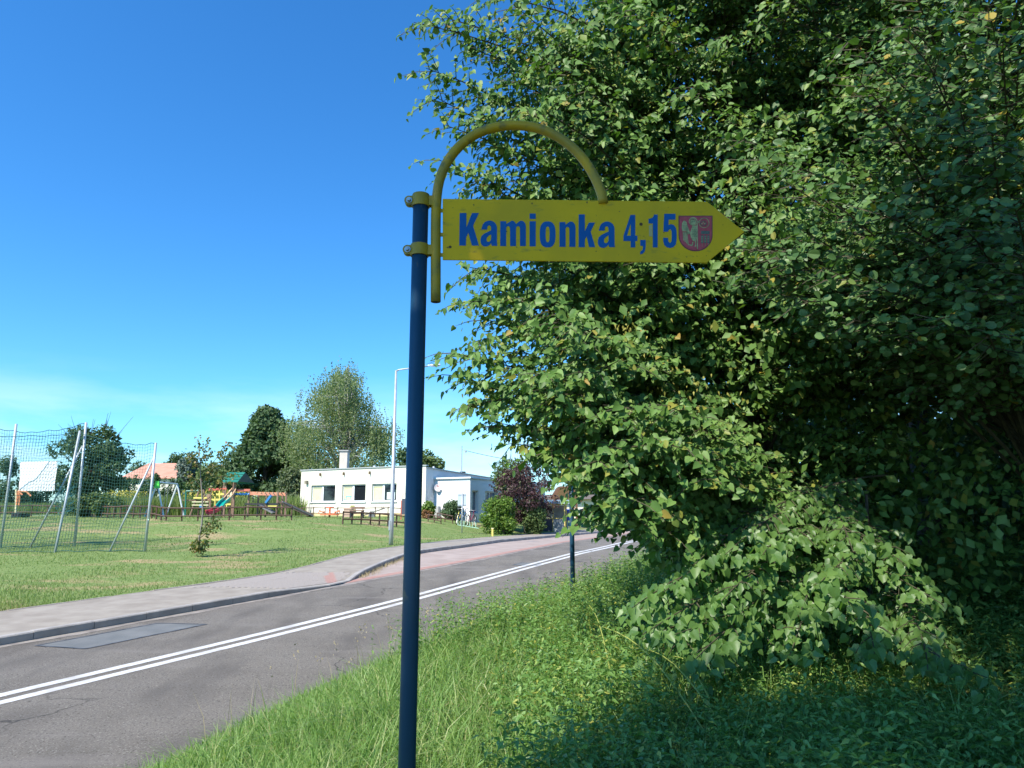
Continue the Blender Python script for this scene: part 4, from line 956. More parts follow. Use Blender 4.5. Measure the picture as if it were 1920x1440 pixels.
def ladder_frame():
    Y = 42.5; t0 = W(374, 918, Y); gl = W(357, 950, Y); gr_ = W(395, 950, Y); g = gz(t0[0], Y)
    t = thing('climbing_ladder', 'dark wooden A shaped climbing ladder with a yellow top rung, left of the tower', 'climbing frame', (t0[0], Y, g))
    for px, x2 in ((374, 355), (381, 397)):
        for dy in (0, .8):
            b = W(x2, 0, Y + dy); MB().tube([W(px, 918, Y + dy), (XP(x2, Y + dy), Y + dy, g - .05)], .05, 7).build('leg', M_pw, t)
    MB().bar(W(363, 933.5, Y - .08), W(388, 933.5, Y - .08), .06, .09).build('rung', M_yp, t)
    for py in (941, 947, 953): MB().bar(W(360, py, Y - .08), W(391, py, Y - .08), .05, .05).build('rung', M_cw, t)
    MB().tube([W(349, 921, Y + .4), W(374, 920, Y + .4)], .06, 7).build('crossbar', M_gr, t)
    MB().tube([W(349, 921, Y + .4), (XP(347.5, Y + .4), Y + .4, g)], .045, 7).build('post', M_gr, t)
    MB().box(XP(367, Y), Y + .4, W(0, 952, Y)[2], XP(373, Y), Y + .6, W(0, 945, Y)[2]).build('swing_seat', M_bp, t)
ladder_frame()
def digger():
    Y = 43; g = gz(XP(36, Y), Y); a = W(33, 921, Y)
    t = thing('toy_digger', 'orange play digger on a black base under the white sheet', 'play digger', (a[0], Y, g))
    for q in ([(34, 920), (42, 928)], [(34, 920), (50, 922), (58, 930)], [(35, 921), (37, 932), (36, 947)], [(33, 921), (32.5, 934), (31, 947)]):
        MB().tube([W(x, y, Y) for x, y in q], .05, 7).build('arm', mat('digger_orange', (.75, .28, .12), .5) if 'digger_orange' not in bpy.data.materials else bpy.data.materials['digger_orange'], t)
    MB().tube([W(30.5, 918, Y + .2), (XP(26, Y), Y + .2, g)], .055, 8).build('post', M_cw, t)
    MB().box(XP(29, Y), Y - .2, g - .02, XP(46, Y), Y + .5, g + .25).build('base', M_seat, t)
    for k in range(3): MB().lathe((XP(32 + 5 * k, Y), Y - .3, g - .02), [(.1, 0), (.12, .05), (.12, .28), (.05, .3), (.001, .3)], 10).build('tyre', M_seat, t)
digger()
def carousel():
    Y = 44.2; x = XP(618, Y); g = gz(x, Y)
    t = thing('orange_carousel', 'orange play roundabout with central wheel in front of the cream wall', 'roundabout', (x, Y, g))
    M_o = mat('carousel_orange', (.80, .22, .10), .45)
    MB().lathe((x, Y, g), [(.001, .1), (.55, .1), (.6, .14), (.55, .18), (.001, .18)], 20).build('platform', M_o, t)
    MB().tube([(x, Y, g), (x, Y, g + .62)], .06, 8).build('post', M_o, t)
    MB().tube([(x + .22 * math.cos(k * .4), Y + .22 * math.sin(k * .4), g + .58) for k in range(17)], .03, 6).build('wheel', M_o, t)
    for s_ in (-1, 1):
        MB().tube([(x + s_ * .2, Y, g + .18), (x + s_ * .62, Y - .1, g + .4), (x + s_ * .66, Y - .1, g + .18)], .035, 6).build('seat_rail', M_o, t)
        MB().box(x + s_ * .45 - .15, Y - .2, g + .3, x + s_ * .45 + .15, Y + .2, g + .34).build('seat', M_o, t)
carousel()
def easel():
    Y = 42.2; x0, x1 = XP(752.5, Y, 950), XP(760.5, Y, 950); g = gz(x0, Y)
    t = thing('chalkboard_easel', 'tall narrow chalkboard with red side frames, half hidden by the foreground post', 'easel', (x0, Y, g))
    zt = W(0, 935, Y)[2]; zb = W(0, 965, Y)[2]
    for x in (x0, x1 + .15): MB().bar((x, Y, g - .05), (x, Y, zt - .1), .06, .05).build('leg', M_redp, t)
    MB().box(x0 + .03, Y - .02, zb, x1 + .12, Y + .02, zt).build('board', mat('slate', (.07, .08, .11), .8), t)
    MB().tube([((x0 + x1) / 2 + .07 + .17 * math.cos(q), Y, zt + .02 + .28 * math.sin(q)) for q in np.linspace(0, math.pi, 10)], .03, 6).build('top_hoop', M_cw, t)
easel()
def bench_set():
    Y = 41; x = XP(668, Y); g = gz(x, Y)
    t = thing('play_bench', 'dark wooden bench and box beside the short rail fence', 'bench', (x, Y, g))
    MB().box(x - .35, Y - .2, g + .38, x + .42, Y + .2, g + .44).build('seat', M_pw, t)
    for dx in (-.3, .36): MB().box(x + dx - .04, Y - .18, g - .02, x + dx + .04, Y + .18, g + .38).build('leg', M_seat, t)
    MB().box(x - .35, Y + .2, g + .5, x + .42, Y + .25, g + .62).build('backrest', M_pw, t)
    Y = 42; x = XP(652, Y); g = gz(x, Y)
    c = thing('wooden_crate', 'pale pink wooden box at the left end of the short rail fence', 'box', (x, Y, g))
    MB().box(x - .25, Y, g, x + .25, Y + .4, g + .55).build('body', mat('pinkish_wood', (.55, .38, .28), .8), c, bevel=.01)
    for z in (.15, .3, .45): MB().box(x - .255, Y - .015, g + z, x + .255, Y - .002, g + z + .02).build('slat', M_pw, c)
    Y = 43; x = XP(700, Y); g = gz(x, Y)
    s_ = thing('seesaw', 'grey see-saw with raised right end and grey box under its pivot', 'see-saw', (x, Y, g))
    MB().bar(W(680, 967, Y), W(721, 953, Y), .16, .06).build('plank', mat('weathered_plank', (.16, .15, .14), .8), s_)
    MB().poly_prism([(x - .3, Y - .1, g), (x + .1, Y - .1, g), (x, Y - .1, g + .35), (x - .2, Y - .1, g + .35)], (0, .2, 0)).build('pivot', M_gp, s_)
    for px in (716, 719): MB().bar(W(px, 955, Y), W(px, 949, Y), .03).build('handle', M_pw, s_)
    Y = 44.4; x = XP(660, Y); g = gz(x, Y)
    r = thing('spring_rider', 'small spring rider with yellow side panels before the cream wall', 'spring rider', (x, Y, g))
    MB().poly_prism([(x - .25, Y, g + .3), (x + .25, Y, g + .3), (x + .12, Y, g + .72), (x - .1, Y, g + .72)], (0, .06, 0)).build('side_panel', mat('olive_yellow', (.42, .40, .15), .6), r)
    MB().tube([(x + .1 * math.cos(k), Y + .1 * math.sin(k), g + k * .012) for k in range(26)], .02, 5).build('spring', M_seat, r)
    MB().box(x - .2, Y - .12, g + .42, x + .2, Y + .18, g + .47).build('seat', M_pw, r)
bench_set()
def bicycle(px, Y, cf, label, rz_):
    x = XP(px, Y, 980); g = gz(x, Y)
    t = thing('bicycle', label, 'bicycle', (x, Y, g), 'bicycles in the rack by the annex', rz=rz_)
    M_t = bpy.data.materials.get('tyre_rubber') or mat('tyre_rubber', (.03, .03, .03), .7)
    for s_ in (-.5, .5):
        wq = MB().tube([(s_ + .32 * math.cos(q), 0, .33 + .32 * math.sin(q)) for q in np.linspace(0, 2 * math.pi, 21)], .02, 5, cap=False).build('wheel', M_t, t, local=True)
        sp = MB()
        for q in range(6): sp.bar((s_, 0, .33), (s_ + .31 * math.cos(q * math.pi / 3), 0, .33 + .31 * math.sin(q * math.pi / 3)), .008)
        sp.build('spokes', M_steel, wq, local=True)
    fm = MB()
    for a, b in (((-.5, .33), (-.1, .3)), ((-.5, .33), (-.18, .75)), ((-.1, .3), (-.2, .85)), ((-.1, .3), (.35, .75)), ((-.18, .78), (.33, .82)), ((.5, .33), (.32, .95))):
        fm.tube([(a[0], 0, a[1]), (b[0], 0, b[1])], .02, 6)
    fm.build('frame', cf, t, local=True)
    MB().box(-.3, -.05, .86, -.08, .05, .92).build('saddle', M_seat, t, local=True)
    MB().tube([(.25, -.25, .98), (.32, 0, .95), (.25, .25, .98)], .018, 6).build('handlebar', M_steel, t, local=True)
bicycle(867, 44.4, M_bp, 'blue bicycle in the rack behind the sign post', R(62))
bicycle(862, 44.2, M_yp, 'yellow bicycle leaning left of the blue one in the rack', R(75))
bicycle(884, 44.2, mat('bike_maroon', (.30, .04, .10), .4), 'dark red bicycle in the rack by the annex corner', R(70))
rk = thing('bicycle_rack', 'low pale green rack holding the bicycles on the lawn', 'bicycle rack', (XP(875, 43.7), 43.7, gz(XP(875, 43.7), 43.7)))
for k in range(7):
    x = XP(859 + k * 5.5, 43.7); g = gz(x, 43.7)
    MB().tube([(x, 43.5, g), (x, 43.5, g + .32), (x, 44.1, g + .32), (x, 44.1, g)], .015, 6).build('hoop', mat('mint_paint', (.45, .68, .52), .5) if k == 0 else bpy.data.materials['mint_paint'], rk)
MB().bar((XP(858, 43.5), 43.5, gz(XP(858, 43.5), 43.5) + .03), (XP(898, 43.5), 43.5, gz(XP(898, 43.5), 43.5) + .03), .04).build('base_bar', bpy.data.materials['mint_paint'], rk)

# ------------------------------------------------------------------ foliage colours
L_lin = leafmat('linden_leaf', [(0, (.058, .125, .026)), (.3, (.086, .17, .035)), (.6, (.12, .215, .046)), (.9, (.17, .275, .07)), (.985, (.24, .24, .04)), (1, (.30, .20, .05))], .5, .17, .30)
L_alder = leafmat('alder_leaf', [(0, (.06, .125, .034)), (.5, (.09, .17, .048)), (.97, (.13, .225, .066)), (1, (.35, .25, .03))], .45, .18, .36)
L_shoot = leafmat('shoot_leaf', [(0, (.078, .155, .035)), (.5, (.108, .20, .048)), (1, (.15, .25, .062))], .42, .34, .45)
L_fruit = leafmat('linden_bract', [(0, (.40, .38, .08)), (1, (.50, .44, .12))], .6, .4, .2)
L_wood_shaded = leafmat('shaded_wood_leaf', [(0, (.030, .070, .020)), (.6, (.045, .098, .028)), (1, (.068, .130, .036))], .5, .15, .3)  # darkened leaf colour, the shade of the deep wood put into it
M_bark = mat('bark', (0.055, 0.045, 0.036), .9, (.11, .095, .08), 9, 6, bump=.8, stretch=(1, 1, .25))
M_twig = mat('twig_bark', (0.045, 0.04, 0.022), .85, (.08, .07, .035), 9)

def norm3(v): return np.array(v) / np.linalg.norm(v)
class Tree:
    """boughs grown from a trunk; leaves gathered as arrays, twigs as tubes"""
    def __init__(s, seed, axis=None): s.axis = axis; s.r = np.random.default_rng(seed); s.P = []; s.D = []; s.N = []; s.S = []; s.tw = MB(); s.I = []
    def bough(s, o, e, rise=.35, sub=.7, gap=.12, lgap=.045, size=.06, start=.22, thick=.022, hang=.6, twigs=True, flat=.25, dens=1.0):
        r = s.r; o = np.array(o, float); e = np.array(e, float); L = np.linalg.norm(e - o)
        c = (o + e) / 2 + np.array([0, 0, rise * L * .45]) + r.normal(0, .05 * L, 3)
        n = 12; t = np.linspace(0, 1, n)[:, None]
        pts = (1 - t) ** 2 * o + 2 * t * (1 - t) * c + t ** 2 * e
        if twigs: s.tw.tube(pts[::2] if len(pts) % 2 else np.vstack([pts[::2], pts[-1]]), list(np.linspace(thick, .003, len(pts[::2]) + (0 if len(pts) % 2 else 1))), 5, cap=False)
        m = max(4, int(L * (1 - start) / gap)); ts = start + (1 - start) * (np.arange(m) + r.uniform(0, 1, m)) / m
        for k, tt in enumerate(ts):
            p = (1 - tt) ** 2 * o + 2 * tt * (1 - tt) * c + tt ** 2 * e
            tg = unit((2 * (1 - tt) * (c - o) + 2 * tt * (e - c))[None])[0]
            side = np.cross(tg, [0, 0, 1]); side /= max(np.linalg.norm(side), 1e-6)
            sg = 1 if k % 2 else -1
            d = side * sg * r.uniform(.5, 1) + tg * r.uniform(.4, 1.0) + np.array([0, 0, r.normal(0, flat)])
            d /= np.linalg.norm(d)
            ln = sub * (1.05 - .75 * tt) * r.uniform(.55, 1.15) + .08
            q = max(3, int(ln / lgap * dens)); w_ = (np.arange(q) + .6) / q
            A = p + d * ln * w_[:, None] + np.array([0, 0, -1]) * (hang * .35 * ln * w_ ** 2)[:, None]
            s2 = np.cross(d, [0, 0, 1]); s2 /= max(np.linalg.norm(s2), 1e-6)
            alt = np.where(np.arange(q) % 2 == 0, 1, -1)[:, None]
            D = s2 * alt * .75 + d * .55 + np.array([0, 0, -hang]) + r.normal(0, .42, (q, 3))
            N = np.array([0, 0, 1.0]) * .6 + d * .75 + tg * .55 + r.normal(0, .34, (q, 3))
            if s.axis is not None:
                ow = A[:, :2] - np.array(s.axis); ow = unit(ow); N = np.concatenate([ow * .75, np.full((q, 1), .62)], 1) + d * .3 + r.normal(0, .46, (q, 3)); D = D + np.concatenate([ow * .25, np.full((q, 1), -.1)], 1)
            Sz = size * r.uniform(.5, 1.28, q) * (1 - .25 * w_)
            s.P.append(A + s2 * alt * .01 + r.normal(0, .012, (q, 3))); s.D.append(D); s.N.append(N); s.S.append(Sz)
            if twigs and ln > .2: s.tw.tube([p, p + d * ln * .5 + [0, 0, -.03 * ln], A[-1]], [.006, .004, .002], 3, cap=False)
    def cloud(s, c, rad, n, size, out=None):
        r = s.r; v = unit(r.normal(0, 1, (n, 3))) * (r.uniform(.3, 1, n) ** .5)[:, None] * np.array(rad)
        s.I.append((np.array(c) + v, r.normal(0, 1, (n, 3)) + [0, 0, -.5], unit(v) + r.normal(0, .5, (n, 3)) + [0, 0, .4], size * r.uniform(.7, 1.2, n)))
    def inner(s, parent, m, floor=-9):
        P, D, N, S_ = [np.concatenate(a) for a in zip(*s.I)]; k = P[:, 2] > floor
        link('inner_foliage', leaves_mesh('inner_foliage', P[k], D[k], N[k], S_[k], DIAM), m, parent, 'stuff')
    def arrays(s): return [np.concatenate(a) for a in (s.P, s.D, s.N, s.S)]
def trunk(parent, base, top, r0, r1, name='trunk', wob=.15, seed=1):
    r = np.random.default_rng(seed); n = 9; b = np.array(base, float); t_ = np.array(top, float)
    pts = [b + (t_ - b) * k / (n - 1) + (np.append(r.normal(0, wob, 2), 0) * (k > 0) * (k / n)) for k in range(n)]
    rs = [r0 * (1.35 if k == 0 else 1) * (1 - k / (n - 1)) + r1 * k / (n - 1) for k in range(n)]
    return MB().tube(pts, rs, 12).build(name, M_bark, parent, smooth=True)

# ------------------------------------------------------------------ the big linden beside the road
def linden():
    bx, by = 3.1, 9.1; T_ = Tree(11, (bx + 1.5, by + 5)); g = gz(bx, by)
    t = thing('linden_tree', 'huge dense linden with heart shaped leaves overhanging the road behind the arrow sign', 'tree', (bx, by, g), 'big roadside trees')
    trunk(t, (bx, by, g - .2), (bx + .1, by, 9.5), .26, .07, seed=3)
    r = T_.r
    # boughs whose tips make the ragged outline over the road: (px, py, distance)
    tips = [(752, 42, 8.2), (800, 30, 8.6), (880, -10, 8.8), (775, 128, 8.0), (785, 178, 8.2), (812, 235, 8.0), (800, 300, 7.8), (855, 90, 8.8), (870, 330, 8.0), (900, 385, 7.9), (850, 500, 8.2), (828, 568, 8.0), (880, 600, 8.6),
            (868, 640, 7.9), (822, 662, 7.6), (830, 700, 7.9), (852, 760, 7.7), (905, 800, 8.1), (960, 838, 7.8), (990, 850, 7.6), (1040, 885, 7.2), (1085, 920, 7.0), (1120, 950, 7.4), (1160, 940, 6.8), (1210, 960, 7.3),
            (940, 10, 8.0), (980, 100, 7.6), (960, 200, 7.4), (940, 440, 7.6), (930, 700, 7.3), (960, 560, 7.3), (1000, 760, 6.7), (1040, 740, 6.6), (1060, 800, 6.6), (980, 700, 6.8), (1020, 660, 6.6), (1090, 700, 6.4), (1100, 780, 6.4), (1120, 840, 6.4), (1150, 760, 6.2), (1180, 820, 6.1), (1230, 760, 6.2), (1260, 840, 6.2), (1090, 950, 7.2), (1130, 975, 7.4), (1170, 975, 7.2), (1230, 1000, 7.2), (1090, 880, 7.4), (1130, 900, 7.6), (1170, 930, 7.7), (1210, 900, 7.8), (1240, 950, 8.0), (1120, 850, 7.2), (1180, 870, 7.4), (1150, 960, 8.2), (900, 720, 8.6), (940, 760, 8.4), (980, 800, 8.2), (1010, 830, 8.0), (1000, 700, 8.0), (1050, 820, 7.6), (930, 650, 8.4), (900, 540, 8.6), (880, 450, 8.4), (1060, 880, 8.2), (900, 270, 8.4), (930, 330, 8.2), (880, 180, 8.6), (900, 100, 8.4), (940, 150, 8.2), (860, 230, 8.2), (950, 60, 8.6), (1010, 600, 6.9), (1030, 760, 7.0), (1080, 860, 6.8), (1130, 900, 6.6), (1190, 860, 6.6), (1290, 900, 6.9), (1240, 940, 7.4)]
    for px, py, Y in tips:
        Y *= .78 if Y > 6.7 else .86
        e = W(px + 24, py, Y); zo = e[2] - .25 * math.hypot(e[0] - bx, e[1] - by) * r.uniform(.4, 1.6)
        zo = max(g + .6, zo)
        T_.bough((bx, by, zo), e, rise=r.uniform(.25, .45), sub=.85, gap=.064, lgap=.039, size=.082, start=.3)
    for k in range(215):
        z = r.uniform(-.8, 7.2); az = r.uniform(R(150), R(345))
        rad = 3.7 * (1 - .05 * max(0, z - 4)) * r.uniform(.62, 1.0) * (.82 if z < .5 else 1)
        e = np.array([bx + rad * math.cos(az), by + rad * math.sin(az), z])
        if z < 1.9 and az >= R(250): q_ = .5 + .2 * max(0, z - .6); e[:2] = [bx + (e[0] - bx) * q_, by + (e[1] - by) * q_]
        if z < .55 and az < R(250): q_ = .42 + .45 * max(0, z) ; e[:2] = [bx + (e[0] - bx) * q_, by + (e[1] - by) * q_]
        zo = max(g + .5, z - .3 * rad * r.uniform(.3, 1.5))
        T_.bough((bx, by, zo), e, rise=r.uniform(.2, .45), sub=.9, gap=.072, lgap=.042, size=.088, start=.38)
    for k in range(46):   # the far side, fewer and coarser
        z = r.uniform(-.4, 7.5); az = r.uniform(R(-15), R(150)); rad = 3.6 * r.uniform(.7, 1)
        T_.bough((bx, by, max(g + .5, z - .8)), (bx + rad * math.cos(az), by + rad * math.sin(az), z), sub=.8, gap=.2, lgap=.09, size=.10, start=.35, twigs=False)
    for k in range(130):
        cz_ = r.uniform(-1.0, 8); T_.cloud((bx + r.uniform(-2.2 if cz_ > .9 else -.6, 2.2), by + r.uniform(-1.9, 1.6), cz_), (.9, .9, .6), 330, .115)
    P, D, N, S_ = T_.arrays()
    keep = P[:, 2] > g + .05
    T_.inner(t, L_lin, g + .05)
    T_.tw.build('branches', M_twig, t)
    hero_leaves(t, P[keep], D[keep], N[keep], S_[keep], HEART, L_lin)
    # pale hanging bracts on some boughs
    fp = []
    for (px, py, Y, n, sp) in ((1060, 610, 6.9, 60, .30), (1180, 650, 6.7, 60, .28), (1240, 720, 6.6, 50, .22), (1290, 750, 6.6, 40, .2), (1000, 285, 7.3, 40, .16), (890, 355, 7.8, 12, .06), (1180, 600, 6.6, 40, .25)):
        fp.append(W(px, py, Y) + r.normal(0, 1, (n, 3)) * [sp, .25, sp * .5])
    fp = np.vstack(fp); n = len(fp)
    link('bracts', leaves_mesh('bracts', fp, r.normal(0, .3, (n, 3)) + [0, 0, -1], r.normal(0, .5, (n, 3)) + [-.3, -.8, .2], r.uniform(.035, .06, n), LANCE), L_fruit, t, 'stuff')
linden()

def alder():
    bx, by = 5.6, 7.6; T_ = Tree(23, (bx + 1, by + 4)); g = gz(bx, by); r = T_.r
    t = thing('alder_tree', 'tree with rounded glossy leaves at the upper right, closest to the camera', 'tree', (bx, by, g), 'big roadside trees')
    trunk(t, (bx, by, g - .2), (bx, by - .1, 8.5), .2, .06, seed=5)
    tips = [(1345, 395, 5.6), (1390, 260, 5.6), (1360, 440, 5.3), (1395, 530, 5.4), (1420, 300, 5.2), (1470, 340, 4.9), (1550, 370, 4.8), (1640, 400, 4.7), (1590, 80, 5.0), (1600, 140, 4.9), (1690, 60, 4.8), (1640, 200, 4.8), (1740, 120, 4.6),
            (1720, 330, 4.5), (1800, 420, 4.5), (1730, 450, 4.6), (1860, 250, 4.4), (1880, 80, 4.5), (1830, 540, 4.6), (1500, 430, 5.1), (1470, 520, 5.3), (1600, 480, 5.0), (1900, 380, 4.3), (1910, 480, 4.5), (1800, 200, 4.5), (1850, 10, 4.8), (1700, -60, 4.9), (1560, 560, 5.4), (1690, 540, 5.1), (1420, 500, 5.0), (1500, 560, 5.0), (1600, 600, 4.9), (1750, 600, 4.7), (1850, 620, 4.6), (1450, 470, 4.9), (1540, 500, 4.8), (1640, 540, 4.7), (1400, 460, 5.4), (1700, 620, 5.0), (1380, 540, 5.6)]
    for px, py, Y in tips:
        e = W(px, py, Y); zo = e[2] - .3 * math.hypot(e[0] - bx, e[1] - by) * r.uniform(.5, 1.4)
        T_.bough((bx, by, max(.2, zo)), e, rise=.3, sub=.7, gap=.07, lgap=.042, size=.082, start=.4, hang=.15, flat=.35)
    for k in range(130):
        z = r.uniform(1.5, 7); az = r.uniform(R(150), R(330)); rad = r.uniform(2.2, 3.3)
        T_.bough((bx, by, z - .3 * rad), (bx + rad * math.cos(az), by + rad * math.sin(az), z), rise=.3, sub=.8, gap=.09, lgap=.05, size=.08, start=.4, hang=.15, flat=.35)
    for k in range(90): T_.cloud((bx + r.uniform(-2.2, 2.4), by + r.uniform(-1.4, 1.6), r.uniform(1.5, 7)), (.9, .9, .5), 280, .10)
    T_.inner(t, L_alder)
    P, D, N, S_ = T_.arrays(); T_.tw.build('branches', M_twig, t)
    hero_leaves(t, P, D, N, S_, ROUND, L_alder)
alder()

def shrub_linden():
    """young linden shoots low on the right"""
    bx, by = 3.3, 7.5; T_ = Tree(31, (bx + .5, by + 3)); r = T_.r; g = gz(bx, by)
    t = thing('linden_shoots', 'low sunlit linden boughs with big heart leaves drooping before the dark undergrowth', 'shrub', (bx, by, g))
    tips = [(1440, 960, 6.6), (1185, 1140, 5.1), (1205, 1190, 5.0), (1245, 1110, 5.2), (1265, 1190, 5.0), (1300, 1060, 5.4), (1300, 1240, 4.8), (1360, 1040, 5.4), (1350, 1130, 5.1), (1430, 1040, 5.3), (1500, 1150, 4.9), (1600, 1140, 4.9), (1540, 965, 6.4), (1700, 1000, 6.2), (1180, 1155, 5.7), (1200, 1200, 5.5), (1222, 1048, 6.0), (1240, 1250, 5.2), (1330, 1005, 6.0), (1290, 1300, 4.9), (1400, 985, 6.0), (1470, 1010, 5.7), (1600, 1035, 5.4), (1540, 1090, 5.2), (1480, 1230, 4.9), (1770, 1135, 5.2), (1640, 1225, 4.8), (1740, 1255, 4.8), (1850, 1270, 4.7), (1700, 1060, 5.5), (1390, 1150, 5.3)]
    for px, py, Y in tips:
        e = W(px, py, Y); b = (bx + r.uniform(-.5, .6), by + r.uniform(-.3, .3), min(.45, e[2] + r.uniform(.1, .5)))
        T_.bough(b, e, rise=r.uniform(.05, .2), sub=.30, gap=.05, lgap=.043, size=.084, start=.3, hang=.85, thick=.012, flat=.2)
    P, D, N, S_ = T_.arrays(); T_.tw.build('branches', M_twig, t)
    for k in range(4): MB().tube([(bx + .2 * k - .3, by, g - .1), (bx + .25 * k - .4, by - .1, g + 1.3 + .1 * k)], [.035, .015], 7).build('stem', M_bark, t)
    hero_leaves(t, P, D, N, S_, HEART, L_shoot)
shrub_linden()

# ------------------------------------------------------------------ trees behind and to the right, shade put into their leaf colour: trunk, limbs, coarse leaves
def wood_tree(x, y, rad, z0, z1, label, seed, n=70, size=.14, cat='tree', tmpl=DIAM):
    T_ = Tree(seed); r = T_.r; g = gz(x, y)
    t = thing('broadleaf_tree', label, cat, (x, y, g), 'big roadside trees')
    trunk(t, (x, y, g - .2), (x, y, z1 - .6), .2, .06, seed=seed)
    for k in range(n):
        z = r.uniform(z0, z1); az = r.uniform(0, 2 * math.pi); q = rad * r.uniform(.55, 1)
        T_.bough((x, y, max(g + .4, z - .3 * q)), (x + q * math.cos(az), y + q * math.sin(az), z), sub=.9, gap=.17, lgap=.085, size=size, start=.25, twigs=False)
    for k in range(int(rad * 20)): T_.cloud((x + r.uniform(-.75, .75) * rad, y + r.uniform(-.65, .65) * rad, r.uniform(z0, z1)), (1, 1, .6), 260, size * 1.05)
    T_.inner(t, L_wood_shaded, g)
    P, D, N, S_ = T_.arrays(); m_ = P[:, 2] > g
    link('foliage', leaves_mesh('foliage', P[m_], D[m_], N[m_], S_[m_], tmpl), L_wood_shaded, t, 'stuff')
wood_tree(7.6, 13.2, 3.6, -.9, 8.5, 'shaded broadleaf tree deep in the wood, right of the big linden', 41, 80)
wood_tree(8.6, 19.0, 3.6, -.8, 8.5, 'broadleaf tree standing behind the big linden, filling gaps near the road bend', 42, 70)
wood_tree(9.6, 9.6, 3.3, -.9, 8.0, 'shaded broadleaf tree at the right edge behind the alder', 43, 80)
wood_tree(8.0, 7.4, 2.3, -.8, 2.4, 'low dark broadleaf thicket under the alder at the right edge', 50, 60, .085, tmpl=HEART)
wood_tree(10.0, .6, 3.0, .8, 8.0, 'broadleaf tree beside the camera on the right, outside the picture', 51, 60, .16)  # this and the next two: unseen wood, added to block sky light
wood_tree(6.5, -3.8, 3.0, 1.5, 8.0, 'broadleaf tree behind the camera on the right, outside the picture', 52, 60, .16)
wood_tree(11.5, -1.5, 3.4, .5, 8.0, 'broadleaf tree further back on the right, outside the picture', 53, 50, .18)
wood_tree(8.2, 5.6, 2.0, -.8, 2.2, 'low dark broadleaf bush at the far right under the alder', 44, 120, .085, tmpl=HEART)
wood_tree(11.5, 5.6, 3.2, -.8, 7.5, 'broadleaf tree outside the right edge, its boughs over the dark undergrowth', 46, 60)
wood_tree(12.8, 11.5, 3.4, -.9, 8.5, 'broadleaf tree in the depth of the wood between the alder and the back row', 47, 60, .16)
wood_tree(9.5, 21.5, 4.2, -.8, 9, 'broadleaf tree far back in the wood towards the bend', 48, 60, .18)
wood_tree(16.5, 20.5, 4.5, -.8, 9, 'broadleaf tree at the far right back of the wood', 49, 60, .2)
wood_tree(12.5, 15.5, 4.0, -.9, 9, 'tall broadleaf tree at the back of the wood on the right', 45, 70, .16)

# unseen tree behind left of the camera; leaf clumps placed to shade sign and verge
def shade_tree():
    T_ = Tree(57); r = T_.r; bx, by = -3.6, -3.4; g = gz(bx, by)
    t = thing('overhead_tree', 'unseen roadside linden beside the camera, leaf clumps placed to shade the arrow sign', 'tree', (bx, by, g), 'big roadside trees')
    trunk(t, (bx, by, g - .2), (bx, by, 9), .28, .08, seed=8)
    def lit(p, tt): return np.array(p) + S * tt
    for c, rad, n in SHADE:
        c = np.array(c); 
        T_.tw.tube([(bx, by, c[2] - 1.5), (np.array([bx, by, c[2] - 1.0]) + c) / 2 + [0, 0, .3], c], [.08, .05, .02], 6)
        T_.cloud(c, rad, n, .15)
    T_.tw.build('branches', M_bark, t); T_.inner(t, L_lin)
def along(p, tt): return tuple(np.array(p) + S * tt)
SHADE = [(along((.15, 2.65, .72), 6.0), (1.02, .95, .78), 2400), (along((-.4, 2.65, -.4), 6.6), (.55, .8, .8), 1300), (along((1.0, 2.7, .5), 6.2), (.9, .9, .7), 1500),
         (along((2.3, 4.1, -1.2), 9.0), (1.2, 1.0, .9), 1700), (along((3.6, 4.4, -1.1), 9.2), (1.3, 1.2, .9), 1700), (along((5.3, 5.9, -.8), 9.5), (1.2, 1.3, .9), 1600),
         (along((2.9, 4.75, -1.25), 9.0), (.9, .45, .45), 600), (along((4.6, 6.2, -1.1), 9.5), (1.0, .8, .8), 1500), (along((5.6, 7.2, -1.1), 9.5), (1.0, .9, .8), 1500), (along((2.7, 5.0, -1.25), 9.0), (.9, .35, .35), 500), (along((5.0, 4.2, -.6), 9.0), (1.2, 1.2, .9), 1300)]
shade_tree()

# ------------------------------------------------------------------ trees and shrubs across the road
def crown_leaves(r, blobs, n, size, outw=.8, squash=(1, 1, .75), up=.35):
    """leaf clumps over a set of (centre, radius) blobs: returns arrays"""
    B = np.array([list(c) + [q] for c, q in blobs]); wgt = B[:, 3] ** 2; pick = r.choice(len(B), n, p=wgt / wgt.sum())
    v = unit(r.normal(0, 1, (n, 3))); k = r.uniform(.55, 1.05, n) ** .6
    off = v * (B[pick, 3] * k)[:, None] * np.array(squash)
    P = B[pick, :3] + off
    D = r.normal(0, 1, (n, 3)) + [0, 0, -.3]; N = v * outw + r.normal(0, .45, (n, 3)) + [0, 0, up]
    return P, D, N, size * r.uniform(.6, 1.25, n)
def blobs_in(r, c, rad, n, q, shape=lambda u: 1.0):
    """blob centres spread over an egg: c centre, rad (rx, ry, rz); shape(h) scales the width at height h in -1..1"""
    out_ = []
    for k in range(n):
        h = r.uniform(-1, 1); a = r.uniform(0, 2 * math.pi); m = math.sqrt(r.uniform(.15, 1)) * shape(h)
        out_.append(((c[0] + rad[0] * m * math.cos(a), c[1] + rad[1] * m * math.sin(a), c[2] + rad[2] * h), q * r.uniform(.7, 1.3)))
    return out_
